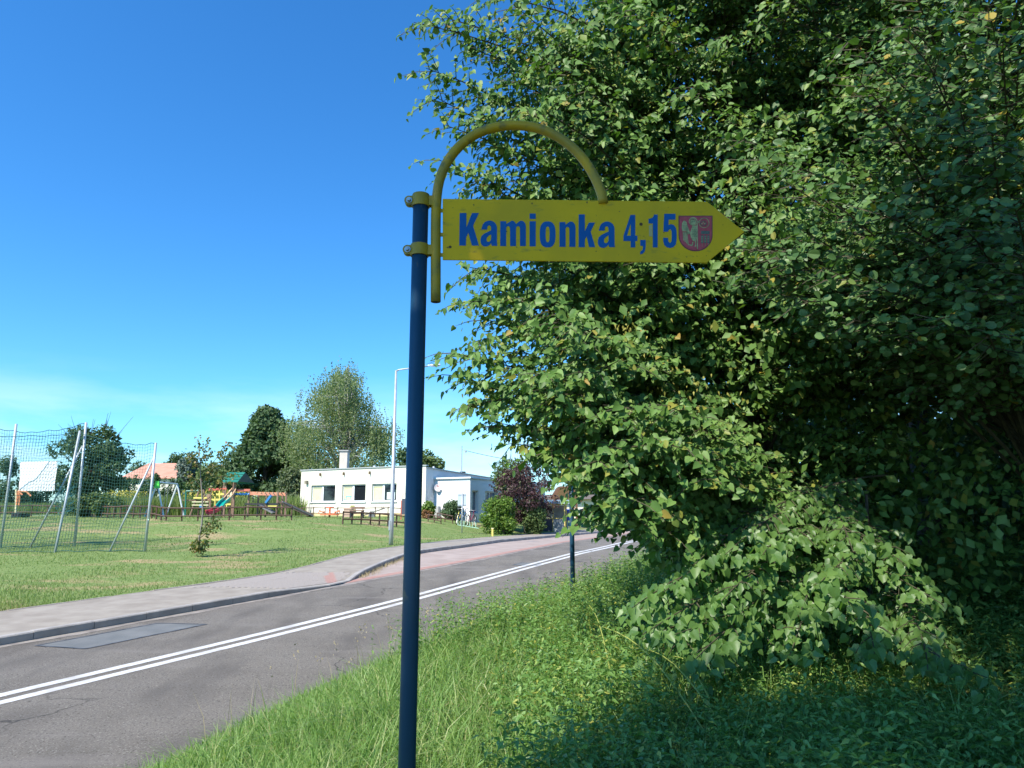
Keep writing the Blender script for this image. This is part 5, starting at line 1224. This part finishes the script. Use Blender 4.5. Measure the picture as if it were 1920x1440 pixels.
def far_tree(name, label, px, Y, top, half, m, n, size, q, nb, cat='tree', base=None, shape=None, group='trees beyond the playground', seed=1, trunk_r=.15, stems=1, up=.35, low=.12, twiggy=0, bark=None, squash=(1, 1, .75), Yd=None):
    r = np.random.default_rng(seed); x = XP(px, Y, 900); g = gz(x, Y) if base is None else base
    zt = W(px, top, Y)[2]; H_ = zt - g; hw = abs(XP(px + half, Y) - XP(px, Y))
    t = thing(name, label, cat, (x, Y, g), group)
    z0 = g + H_ * low; cz = (z0 + zt) / 2
    sh = shape or (lambda h: math.sqrt(max(.05, 1 - h * h * .9)))
    bl = blobs_in(r, (x, Y, cz), (hw - q * .6, (Yd or hw) - q * .5, (zt - z0) / 2 - q * .5), nb, q, sh)
    P, D, N, S_ = crown_leaves(r, bl, n, size, squash=squash, up=up)
    keep = P[:, 2] > g; P, D, N, S_ = P[keep], D[keep], N[keep], S_[keep]
    link('foliage', leaves_mesh('foliage', P, D, N, S_, DIAM), m, t, 'stuff')
    for k in range(stems):
        dx = (k - (stems - 1) / 2) * .25
        MB().tube([(x + dx * .3, Y, g - .1), (x + dx, Y, g + H_ * .4), (x + dx * 2, Y, g + H_ * .8)], [trunk_r, trunk_r * .7, trunk_r * .2], 7).build('trunk' if stems == 1 else 'stem', bark or M_bark, t)
    br = MB()
    for (c, qq) in bl[::3]: br.tube([(x, Y, g + (c[2] - g) * .55), c], [trunk_r * .3, .01], 4, cap=False)
    br.build('branches', bark or M_bark, t)
    if twiggy:
        tb = MB()
        for k in range(twiggy):
            c, qq = bl[r.integers(len(bl))]; d = unit(np.array([[c[0] - x, c[1] - Y, (c[2] - cz) + .8]]))[0] + r.normal(0, .25, 3)
            tb.tube([c, np.array(c) + d * r.uniform(.5, 1.3) * q * 2], [.02, .006], 4, cap=False)
        tb.build('twigs', bark or M_bark, t, kind='stuff')
    return t
L_dark = leafmat('dark_crown', [(0, (.055, .10, .045)), (.6, (.085, .135, .06)), (1, (.12, .18, .08))], .65, .15, .15)
L_mid = leafmat('mid_crown', [(0, (.08, .13, .045)), (.6, (.12, .17, .06)), (1, (.16, .21, .08))], .65, .2, .15)
L_grey = leafmat('willow_crown', [(0, (.11, .145, .075)), (.6, (.15, .18, .10)), (1, (.19, .22, .12))], .65, .25, .15)
L_birch = leafmat('birch_crown', [(0, (.14, .18, .08)), (.6, (.19, .23, .11)), (1, (.26, .29, .15))], .7, .3, .1)
L_plum = leafmat('plum_crown', [(0, (.05, .026, .032)), (.6, (.085, .045, .048)), (.8, (.12, .07, .06)), (1, (.09, .12, .05))], .55, .15, .3, tcol=(1.8, .9, .9))
L_bush = leafmat('bush_leaf', [(0, (.08, .15, .025)), (.6, (.12, .20, .03)), (1, (.20, .28, .05))], .5, .3, .35)
L_spr = leafmat('spruce_needle', [(0, (.09, .13, .10)), (.6, (.13, .17, .135)), (1, (.18, .22, .17))], .6, .1, .3)
L_thuja = leafmat('thuja_leaf', [(0, (.04, .09, .03)), (.7, (.055, .12, .04)), (1, (.08, .15, .05))], .6, .1, .3)
L_weed = leafmat('meadow_leaf', [(0, (.13, .18, .06)), (.6, (.19, .24, .085)), (1, (.26, .30, .12))], .6, .3, .2)
cone = lambda h: .12 + .88 * (1 - h) / 2 if h > -.7 else .8
maple = lambda h: min(1.0, ((1 - h) / 2) ** .85 * 1.3 + .02)
far_tree('broadleaf_tree', 'dark green cone shaped broadleaf tree behind the play tower', 496, 74, 765, 84, L_dark, 21000, .42, 1.0, 110, shape=maple, seed=71, trunk_r=.3, low=.12)
far_tree('bush', 'rounded grey green bush at the left end of the cream building', 547, 62, 876, 28, L_grey, 5200, .26, .8, 26, cat='shrub', seed=72, low=0, stems=3, group='bushes by the kindergarten')
far_tree('broadleaf_tree', 'dark spreading tree with bare twigs behind the ball net', 168, 44, 800, 72, L_dark, 9000, .22, .55, 75, seed=73, low=.22, trunk_r=.16, twiggy=60)
far_tree('bush', 'green leafy bush under the dark tree, right of the net posts', 185, 43, 927, 48, L_mid, 4500, .16, .35, 26, cat='shrub', seed=74, low=-.05, stems=3, group='bushes by the playground')
far_tree('spruce_tree', 'pale blue green spruce before the dark treeline left of the play tower', 352, 66, 858, 36, L_spr, 5000, .28, .7, 34, shape=cone, seed=75, low=.0)
far_tree('broadleaf_tree', 'yellowish green tree between the spruce and the tall dark tree', 398, 64, 868, 36, L_mid, 4800, .26, .7, 30, seed=76, low=0)
far_tree('conifer_tree', 'conifer at the far left edge above the meadow', 14, 80, 851, 26, L_dark, 3000, .32, .7, 26, shape=cone, seed=77, low=0)
far_tree('conifer_tree', 'second conifer from the left edge, left of the white sheet', 52, 82, 868, 28, L_dark, 3000, .32, .7, 26, shape=cone, seed=78, low=0)
far_tree('conifer_tree', 'low conifer clump between the white sheet and the dark tree', 92, 84, 880, 30, L_dark, 3000, .32, .7, 26, seed=79, low=0)
far_tree('conifer_tree', 'distant conifer over the left slope of the orange roof', 250, 110, 862, 24, L_dark, 2200, .4, .9, 20, seed=80, low=0)
far_tree('conifer_tree', 'distant conifer above the middle of the orange roof', 322, 112, 850, 26, L_dark, 2600, .4, .9, 24, seed=81, low=0)
far_tree('conifer_tree', 'distant conifer right of the orange roof', 345, 116, 851, 20, L_dark, 2200, .4, .9, 20, seed=82, low=0)
far_tree('broadleaf_tree', 'round green treetop just right of the foreground post above the roof', 800, 78, 846, 36, L_mid, 6000, .36, .9, 40, seed=83, low=0)
far_tree('broadleaf_tree', 'round green treetop just left of the foreground post above the roof', 764, 80, 843, 24, L_dark, 3600, .36, .9, 26, seed=84, low=0)
far_tree('broadleaf_tree', 'broad far tree seen low under the linden boughs at the road bend', 1120, 84, 850, 80, L_dark, 7000, .45, 1.2, 50, seed=85, low=0)
far_tree('broadleaf_tree', 'far tree along the road behind the big linden trunk', 1260, 70, 820, 90, L_dark, 7000, .45, 1.2, 50, seed=86, low=0)
far_tree('plum_tree', 'purple leaved plum tree beside the annex', 985, 44, 869, 66, L_plum, 7000, .16, .5, 64, seed=87, low=.18, trunk_r=.12, twiggy=30, group='trees by the bus bay')
far_tree('broadleaf_tree', 'green bushy tree growing through the purple plum', 958, 45.3, 858, 44, L_mid, 5200, .18, .5, 40, seed=88, low=.1, trunk_r=.1, twiggy=36, group='trees by the bus bay')
far_tree('bush', 'dark green column of leaves under the purple plum', 1000, 43.2, 925, 24, L_mid, 3600, .16, .35, 26, cat='shrub', seed=89, low=-.05, group='bushes by the bus bay')
far_tree('bush', 'bright yellow green rounded shrub in front of the purple plum', 938, 41.5, 934, 38, L_bush, 8000, .14, .38, 44, cat='shrub', seed=90, low=-.05, stems=4, group='bushes by the bus bay', squash=(1, 1, .9))
far_tree('bush', 'clipped dark round bush before the white annex wall', 847, 46, 940, 20, L_dark, 3000, .13, .35, 16, cat='shrub', seed=91, low=-.05, group='bushes by the kindergarten')
far_tree('grass_clump', 'yellowish green tuft of tall leaves right of the foreground post', 803, 45.6, 943, 13, L_bush, 1800, .16, .25, 14, cat='shrub', seed=92, low=-.05, group='bushes by the kindergarten')
far_tree('bush', 'reddish brown low bush behind the small fence', 800, 44.8, 957, 10, leafmat('rusty_leaf', [(0, (.22, .10, .04)), (1, (.30, .16, .07))], .6, .2), 700, .12, .15, 10, cat='shrub', seed=93, low=-.05, group='bushes by the kindergarten')
# thuja hedge, each tree its own
for k in range(15):
    px = 214 + k * 13.5 + rng.normal(0, 1.2); top = 897 + rng.normal(0, 3) - (6 if k == 6 else 0)
    far_tree('thuja_tree', 'narrow clipped thuja, number %s from the left of the hedge before the orange roof' % ('one two three four five six seven eight nine ten eleven twelve thirteen fourteen fifteen'.split()[k]) if False else
             ['thuja at the left end of the hedge, partly under the dark tree', 'thuja second from the left end of the hedge', 'thuja third from the left, below the roof edge', 'thuja left of the slanting net brace', 'thuja behind the slanting net brace',
              'thuja just left of the corner net post', 'tallest thuja behind the corner net post', 'thuja right above the lime swing bracket', 'thuja right of the swing apex', 'thuja below the right slope of the orange roof',
              'thuja under the spruce, left one', 'thuja under the spruce, right one', 'thuja behind the sapling trunk', 'thuja next to the tower ladder', 'thuja at the right end of the hedge'][k],
             px, 63, top, 7.5, L_thuja, 1100, .17, .22, 26, shape=lambda h: .25 + .75 * math.sqrt(max(0, (1 - h) / 2)), seed=100 + k, low=0, trunk_r=.05, group='thuja hedge', squash=(1, 1, 1.3), base=gz(XP(px, 63), 63))

def birch():
    r = np.random.default_rng(61); Y = 66; x = XP(648, Y, 900); g = gz(x, Y)
    t = thing('birch_tree', 'tall weeping birch with drooping grey green twigs behind the cream building', 'tree', (x, Y, g), 'trees beyond the playground')
    M_bb = mat('birch_bark', (.55, .53, .48), .8, (.08, .07, .06), 3, 5, stretch=(1, 1, 3), lo=.5, hi=.7)
    u1 = XP(649, Y) - XP(648, Y)
    out_ = [(648, 700), (610, 715), (600, 745), (655, 712), (680, 760), (592, 800), (575, 790), (700, 790), (715, 830), (565, 830), (560, 800), (575, 870), (640, 760), (620, 800), (665, 800), (690, 850), (600, 850), (640, 850), (630, 730), (645, 690), (705, 810), (585, 835), (615, 760), (670, 735), (720, 800), (700, 880), (660, 880), (610, 885)]
    P = []; D = []; N = []; S_ = []; tw = MB()
    for (px, py) in out_:
        for kk in range(5):
            c = W(px + r.normal(0, 7), py + r.normal(0, 5) + 6, Y + r.normal(0, 2.6))
            tw.tube([(x + r.normal(0, .1), Y, g + (c[2] - g) * .6), (np.array([x, Y, c[2] + .6]) + c) / 2, c], [.09, .05, .015], 4, cap=False)
            for s_ in range(26):
                o = c + r.normal(0, 1, 3) * [.75, .75, .45]; L_ = r.uniform(.6, 2.2); m = int(L_ / .10)
                z = np.linspace(0, L_, m)
                q = np.stack([o[0] + .06 * np.sin(z * 3 + s_), o[1] + .06 * np.cos(z * 2 + s_), o[2] - z], 1) + r.normal(0, .07, (m, 3))
                P.append(q); D.append(r.normal(0, .5, (m, 3)) + [0, 0, -1]); N.append(r.normal(0, 1, (m, 3)) + [-.2, -.4, .3]); S_.append(.16 * r.uniform(.6, 1.3, m))
    P, D, N, S_ = map(np.concatenate, (P, D, N, S_)); k = P[:, 2] > g
    link('foliage', leaves_mesh('foliage', P[k], D[k], N[k], S_[k], DIAM3), L_birch, t, 'stuff')
    tw.build('branches', M_bb, t)
    MB().tube([(x, Y, g - .1), (x + .1, Y, g + 5), (x - .3, Y, g + 9), (x - .6, Y, W(640, 700, Y)[2])], [.28, .2, .13, .03], 9).build('trunk', M_bb, t)
birch()

def sapling():
    r = np.random.default_rng(62); Y = 24.6; x = XP(376, Y, 1038); g = gz(x, Y)
    t = thing('young_tree', 'thin young tree with sparse leaves standing alone on the lawn', 'tree', (x, Y, g))
    tr = [W(a, b, Y) for a, b in ((374, 1038), (373, 1010), (378, 985), (380, 960), (379, 930), (377, 905), (375, 870), (374, 845))]
    MB().tube(tr, [.035, .032, .03, .028, .025, .02, .014, .006], 7).build('trunk', mat('sapling_bark', (.28, .25, .21), .8, (.2, .17, .14), 12), t, smooth=True)
    P = []; tw = MB()
    lst = [((380, 935), (420, 895)), ((378, 925), (358, 905)), ((376, 900), (405, 880)), ((375, 885), (425, 868)), ((376, 880), (352, 862)), ((375, 870), (392, 825)), ((375, 865), (372, 822)), ((375, 870), (400, 845)), ((376, 890), (432, 838)), ((377, 915), (438, 885)),
           ((379, 945), (440, 895)), ((374, 860), (352, 850)), ((376, 910), (350, 890)), ((405, 855), (430, 832)), ((374, 1010), (410, 985)), ((374, 1005), (398, 970)), ((374, 1000), (412, 975)), ((373, 1030), (362, 1022)), ((373, 1032), (388, 1018)), ((373, 1028), (370, 1015)), ((380, 930), (412, 870))]
    for a, b in lst:
        A, B_ = W(*a, Y), W(*b, Y + r.normal(0, .35)); tw.tube([A, (A + B_) / 2 + [0, 0, .05], B_], [.014, .009, .003], 4, cap=False)
        n = 40 if a[1] < 990 else 48
        k = r.uniform(.25, 1.05, (n, 1)); P.append(A + (B_ - A) * k + r.normal(0, .07, (n, 3)))
    for k in range(70): P.append(W(373, 1030, Y)[None] + r.normal(0, 1, (1, 3)) * [.14, .14, .12])
    P = np.vstack(P); n = len(P)
    tw.build('branches', M_twig, t)
    m_ = leafmat('sapling_leaf', [(0, (.07, .11, .03)), (.5, (.11, .14, .05)), (.8, (.26, .22, .06)), (1, (.30, .18, .08))], .5, .3)
    link('foliage', leaves_mesh('foliage', P, r.normal(0, 1, (n, 3)) + [0, 0, -.5], r.normal(0, 1, (n, 3)) + [0, 0, .6], r.uniform(.06, .11, n), HEART), m_, t, 'stuff')
sapling()

# ------------------------------------------------------------------ grass and weeds
def blades(name, X, Y, Z, h, wd, m, kind='stuff', lean=.5, seed=5, label=None):
    r = np.random.default_rng(seed); n = len(X)
    az = r.uniform(0, 2 * math.pi, n); fz = r.uniform(0, math.pi, n); ln = r.uniform(.1, 1, n) * lean
    dx, dy = np.cos(az), np.sin(az); wx, wy = np.cos(fz) * wd / 2, np.sin(fz) * wd / 2
    V = np.zeros((n, 5, 3)); B = np.stack([X, Y, Z], 1)
    for lv, (t_, ww) in enumerate(((0, 1), (.55, .8))):
        off = np.minimum(ln, 1.2) * h * t_ ** 1.8; zz = h * t_ * (1 - .36 * np.minimum(ln, 1.6) * t_)
        c = B + np.stack([dx * off, dy * off, zz], 1)
        V[:, lv * 2] = c - np.stack([wx * ww, wy * ww, 0 * wx], 1); V[:, lv * 2 + 1] = c + np.stack([wx * ww, wy * ww, 0 * wx], 1)
    V[:, 4] = B + np.stack([dx * np.minimum(ln, 1.2) * h, dy * np.minimum(ln, 1.2) * h, h * (1 - .45 * np.minimum(ln, 1.75))], 1)
    b = (np.arange(n) * 5)[:, None]
    Q = b + np.array([[0, 1, 3, 2]]); T3 = b + np.array([[2, 3, 4]])
    o = link(name, raw_mesh(name, V.reshape(-1, 3), [Q, T3]), m, None, kind)
    return o
L_gr = leafmat('grass_blade', [(0, (.15, .27, .06)), (.5, (.21, .34, .085)), (.85, (.29, .40, .12)), (1, (.44, .43, .20))], .45, .35, .4, tcol=(1.3, 1.5, .6))
L_gr2 = leafmat('lawn_blade', [(0, (.17, .245, .075)), (.6, (.22, .30, .10)), (.85, (.28, .34, .13)), (1, (.40, .35, .19))], .6, .3, .2, tcol=(1.3, 1.5, .6))
L_dry = leafmat('dry_stalk', [(0, (.36, .29, .16)), (1, (.50, .42, .26))], .7, .2, .2, tcol=(1, 1, .8))
L_net = leafmat('nettle_leaf', [(0, (.11, .22, .05)), (.5, (.16, .29, .07)), (.9, (.23, .36, .10)), (1, (.44, .42, .09))], .42, .32, .4, tcol=(1.3, 1.5, .6))
def verge_points(n, seed, y0=2.4, y1=30, umin=0.05, umax=9, pw=1.0):
    r = np.random.default_rng(seed)
    Y = y0 * (y1 / y0) ** r.uniform(0, 1, n)
    lo = Nx(Y) + umin / .88; hi = np.minimum(Nx(Y) + umax, .8 * Y + 1.2); lo2 = np.maximum(lo, -.85 * Y - 1)
    ok = hi > lo2; X = lo2 + (hi - lo2) * r.uniform(0, 1, n)
    return X[ok], Y[ok], r
X, Y, r = verge_points(90000, 1, umax=7)
Xn = Nx(Y); u = (X - Xn) * .88
clump = .5 + .5 * np.sin(X * 2.3 + np.sin(Y * 1.9) * 2) * np.cos(Y * 2.1 + X)
h = (.18 + .27 * np.clip(u, 0, 1)) * r.uniform(.6, 1.25, len(X)) * (.75 + .5 * clump)
tag(blades('verge_grass', X, Y, verge_z(X, Y) - .01, h, .0055 * (1 + Y / 9), L_gr, lean=1.7, seed=6))
# taller dry stalks along the road edge
n = 130; Yd = r.uniform(7, 17, n); Xd = Nx(Yd) + .15 + np.abs(r.normal(.2, .3, n)); hd = r.uniform(.35, .7, n)
o = blades('dry_grass_stalks', Xd, Yd, verge_z(Xd, Yd), hd, np.full(n, .0065), L_dry, lean=.3, seed=7)
hp = []; hs2 = []
# seed heads
k = r.random(n) < .55; top = np.stack([Xd, Yd, verge_z(Xd, Yd) + hd * .95], 1)[k]
m_ = len(top); P = (top[:, None, :] + r.normal(0, 1, (m_, 10, 3)) * [.02, .02, .05]).reshape(-1, 3)
o2 = link('seed_heads', leaves_mesh('seed_heads', P, r.normal(0, .4, P.shape) + [0, 0, 1], r.normal(0, 1, P.shape), r.uniform(.012, .03, len(P)), DIAM3), L_dry, None, 'stuff')
# short creeping grass over the road edge
X, Y, r = verge_points(16000, 12, umin=-.12, umax=.5, y0=4, y1=34)
blades('edge_grass', X, Y, verge_z(X, Y), r.uniform(.04, .12, len(X)), np.full(len(X), .006) * (1 + Y / 12), L_gr, lean=1, seed=9)

def weeds(name, X, Y, H_, per, size, m, seed, spread=1.0, topx=1.0):
    """leafy stems: opposite pairs of toothed leaves up each stem; one mass nobody could count"""
    r = np.random.default_rng(seed); n = len(X); Z = verge_z(X, Y)
    ln = r.normal(0, .16, (n, 2)); P = []; D = []; N = []; S_ = []
    for k in range(per):
        t_ = (k // 2 + .6) / (per / 2); a = (k // 2) * 1.57 + (k % 2) * math.pi + r.uniform(0, .5, n) + np.arange(n)
        z = H_ * t_; c = np.stack([X + ln[:, 0] * z, Y + ln[:, 1] * z, Z + z], 1)
        d = np.stack([np.cos(a), np.sin(a), r.normal(-.25, .3, n)], 1)
        P.append(c); D.append(d); N.append(np.stack([0 * a, 0 * a, 0 * a + 1], 1) + r.normal(0, .4, (n, 3))); S_.append(size * r.uniform(.6, 1.15, n) * (1.15 - .6 * t_ * topx))
    P, D, N, S_ = map(np.concatenate, (P, D, N, S_))
    o = link(name, leaves_mesh(name, P, D, N, S_, LAN2), m, None, 'stuff')
    b = MB()
    V = []; F3 = []
    top = np.stack([X + ln[:, 0] * H_, Y + ln[:, 1] * H_, Z + H_], 1); bot = np.stack([X, Y, Z], 1)
    V = np.stack([bot + [.004, 0, 0], bot + [-.002, .0035, 0], bot + [-.002, -.0035, 0], top], 1).reshape(-1, 3); q = (np.arange(n) * 4)[:, None]
    F3 = np.concatenate([q + [[0, 1, 3]], q + [[1, 2, 3]], q + [[2, 0, 3]]])
    st = link('stems', raw_mesh('stems', V, [F3]), m, o, 'stuff', local=True)
    return o
def weed_density(X, Y):
    u = (X - Nx(Y)) * .88; xr = X - (-.15 + .012 * Y * Y * 0)
    a = sst((X + .25 + .0 * Y) / .7) * (Y < 9) + (Y >= 9) * sst((u - .3) / .8)
    return a * sst((u - .15) / .6)
X, Y, r = verge_points(17000, 21, y0=2.6, y1=22, umin=.3, umax=14)
k = r.uniform(0, 1, len(X)) < weed_density(X, Y) * .9; X, Y = X[k], Y[k]
cl_ = .5 + .5 * np.sin(X * 3.1 + Y * 1.3) * np.cos(Y * 2.7 - X * 1.1)
hh = .08 + .14 * sst((Y - 5) / 3) + (.28 + .34 * r.uniform(0, 1, len(X)) * cl_ + .12 * r.uniform(0, 1, len(X)))
hh = hh * (1 - .35 * ((X > 1.0) & (Y > 4.4) & (Y < 7.5)))
weeds('nettle_patch', X, Y, hh, 20, .088, L_net, 22)
X, Y, r = verge_points(3200, 25, y0=2.6, y1=14, umin=.5, umax=10)
k = (r.uniform(0, 1, len(X)) < weed_density(X, Y)) & (X < 1.3); X, Y = X[k], Y[k]
weeds('bedstraw_patch', X, Y, .35 + .4 * r.uniform(0, 1, len(X)), 40, .035, leafmat('fine_leaf', [(0, (.09, .17, .035)), (.8, (.15, .23, .05)), (1, (.42, .36, .06))], .5, .3, .3), 26)
# a few single tall goldenrod stems that stand out from the mass
def goldenrod(a, b, Y0, Y1, label, seed):
    r = np.random.default_rng(seed); A = W(*a, Y0); B_ = W(*b, Y1)
    t = thing('goldenrod', label, 'plant', A, 'goldenrod stems leaning over the verge')
    pts = [A + (B_ - A) * q + np.array([0, 0, .12 * math.sin(q * math.pi)]) for q in np.linspace(0, 1, 8)]
    MB().tube(pts, list(np.linspace(.006, .002, 8)), 6).build('stem', mat('goldenrod_stem', (.30, .32, .06), .6) if 'goldenrod_stem' not in bpy.data.materials else bpy.data.materials['goldenrod_stem'], t)
    n = 46; q = np.sort(r.uniform(.1, 1, n)); P = A + (B_ - A) * q[:, None]; P[:, 2] += .12 * np.sin(q * math.pi); P = P - [0, 0, 0]
    ax = unit((B_ - A)[None])[0]; a_ = np.arange(n) * 2.4; s1 = unit(np.cross(ax, [0, 0, 1])[None])[0]; s2 = np.cross(ax, s1)
    D = s1 * np.cos(a_)[:, None] + s2 * np.sin(a_)[:, None] + ax * .7; S_ = .075 * r.uniform(.7, 1.1, n) * (1.1 - .6 * q)
    me_ = None
    LAN = (LANCE[0] * [.5, 1, 1], LANCE[1])
    me_ = bpy.data.meshes.new('leaf'); me_.from_pydata([tuple(v) for v in LAN[0]], [], LAN[1]); me_.materials.append(L_shoot)
    X_, D_, N_ = leaf_frames(P, D, np.tile([0, 0, 1.0], (n, 1)) + r.normal(0, .2, (n, 3))); pl = wloc(t)
    for i in range(n):
        s_ = float(S_[i]); o = bpy.data.objects.new('leaf', me_); COL.objects.link(o); o.parent = t
        o.matrix_local = Matrix(((X_[i][0] * s_, D_[i][0] * s_, N_[i][0] * s_, P[i][0] - pl.x), (X_[i][1] * s_, D_[i][1] * s_, N_[i][1] * s_, P[i][1] - pl.y), (X_[i][2] * s_, D_[i][2] * s_, N_[i][2] * s_, P[i][2] - pl.z), (0, 0, 0, 1)))
goldenrod((1320, 1370), (1130, 1175), 4.4, 5.2, 'leaning yellow green stem pointing up left in the middle of the weeds', 1)
goldenrod((1340, 1340), (1180, 1215), 4.5, 5.3, 'second leaning yellow green stem, close below the first', 2)
goldenrod((1150, 1290), (1105, 1135), 5.4, 5.7, 'upright leafy stem at the shade border near the slim second post', 3)
goldenrod((1330, 1310), (1245, 1240), 4.7, 5.2, 'short leafy stem at the dark gap under the linden suckers', 4)
goldenrod((1150, 1200), (1110, 1130), 7.4, 7.8, 'far leafy stem sticking out of the weeds beside the second post', 5)
# lawn blades across the road
r = np.random.default_rng(33); n = 52000
Y = 13 + 30 * r.uniform(0, 1, n) ** 1.5; X = Bx(Y) - .03 - r.uniform(0, 1, n) ** 1.1 * (Bx(Y) + .78 * Y + 1)
patchy = np.sin(X * .9 + 2 * np.sin(Y * .5)) * np.cos(Y * .8 + X * .3)
blades('lawn_grass', X, Y, lawn_z(X, Y) - .005, r.uniform(.03, .09, n) * (1 + .5 * patchy), .010 * (Y / 14), L_gr2, lean=.9, seed=34)
# tall meadow behind the playground, with yellow flowers
n = 18000; Y = r.uniform(50, 60, n); X = XP(0, 1) * 0 + (XP(120, 1) + (XP(572, 1) - XP(120, 1)) * r.uniform(0, 1, n)) * Y
blades('meadow_plants', X, Y, lawn_z(X, Y), r.uniform(.9, 1.75, n), .05, L_weed, lean=.35, seed=35)
n = 2600; X = (XP(200, 1) + (XP(560, 1) - XP(200, 1)) * r.uniform(0, 1, n)) * 53; Yf = r.uniform(50, 56, n)
c_ = np.sin(X * .8) > .1; X, Yf = X[c_], Yf[c_]; P = np.stack([X, Yf, lawn_z(X, Yf) + r.uniform(1.3, 1.75, len(X))], 1)
link('goldenrod_flowers', leaves_mesh('goldenrod_flowers', P, r.normal(0, .5, P.shape) + [0, 0, 1], r.normal(0, 1, P.shape), r.uniform(.08, .16, len(P)), DIAM3), leafmat('yellow_flower', [(0, (.5, .42, .05)), (1, (.6, .5, .1))], .7, .2), None, 'stuff')
n = 9000; Y = r.uniform(60, 75, n); X = (XP(-60, 1) + (XP(200, 1) - XP(-60, 1)) * r.uniform(0, 1, n)) * Y
blades('meadow_plants', X, Y, lawn_z(X, Y), r.uniform(.5, 1.2, n), .07, L_weed, lean=.35, seed=36)
# weeds in the joint of the bus bay kerb
n = 900; Y = r.uniform(20, 26.5, n); X = Kx(Y) + np.abs(r.normal(.03, .12, n))
blades('gutter_weeds', X, Y, rz(Y), r.uniform(.03, .14, n), .01, L_dry, lean=.8, seed=37)
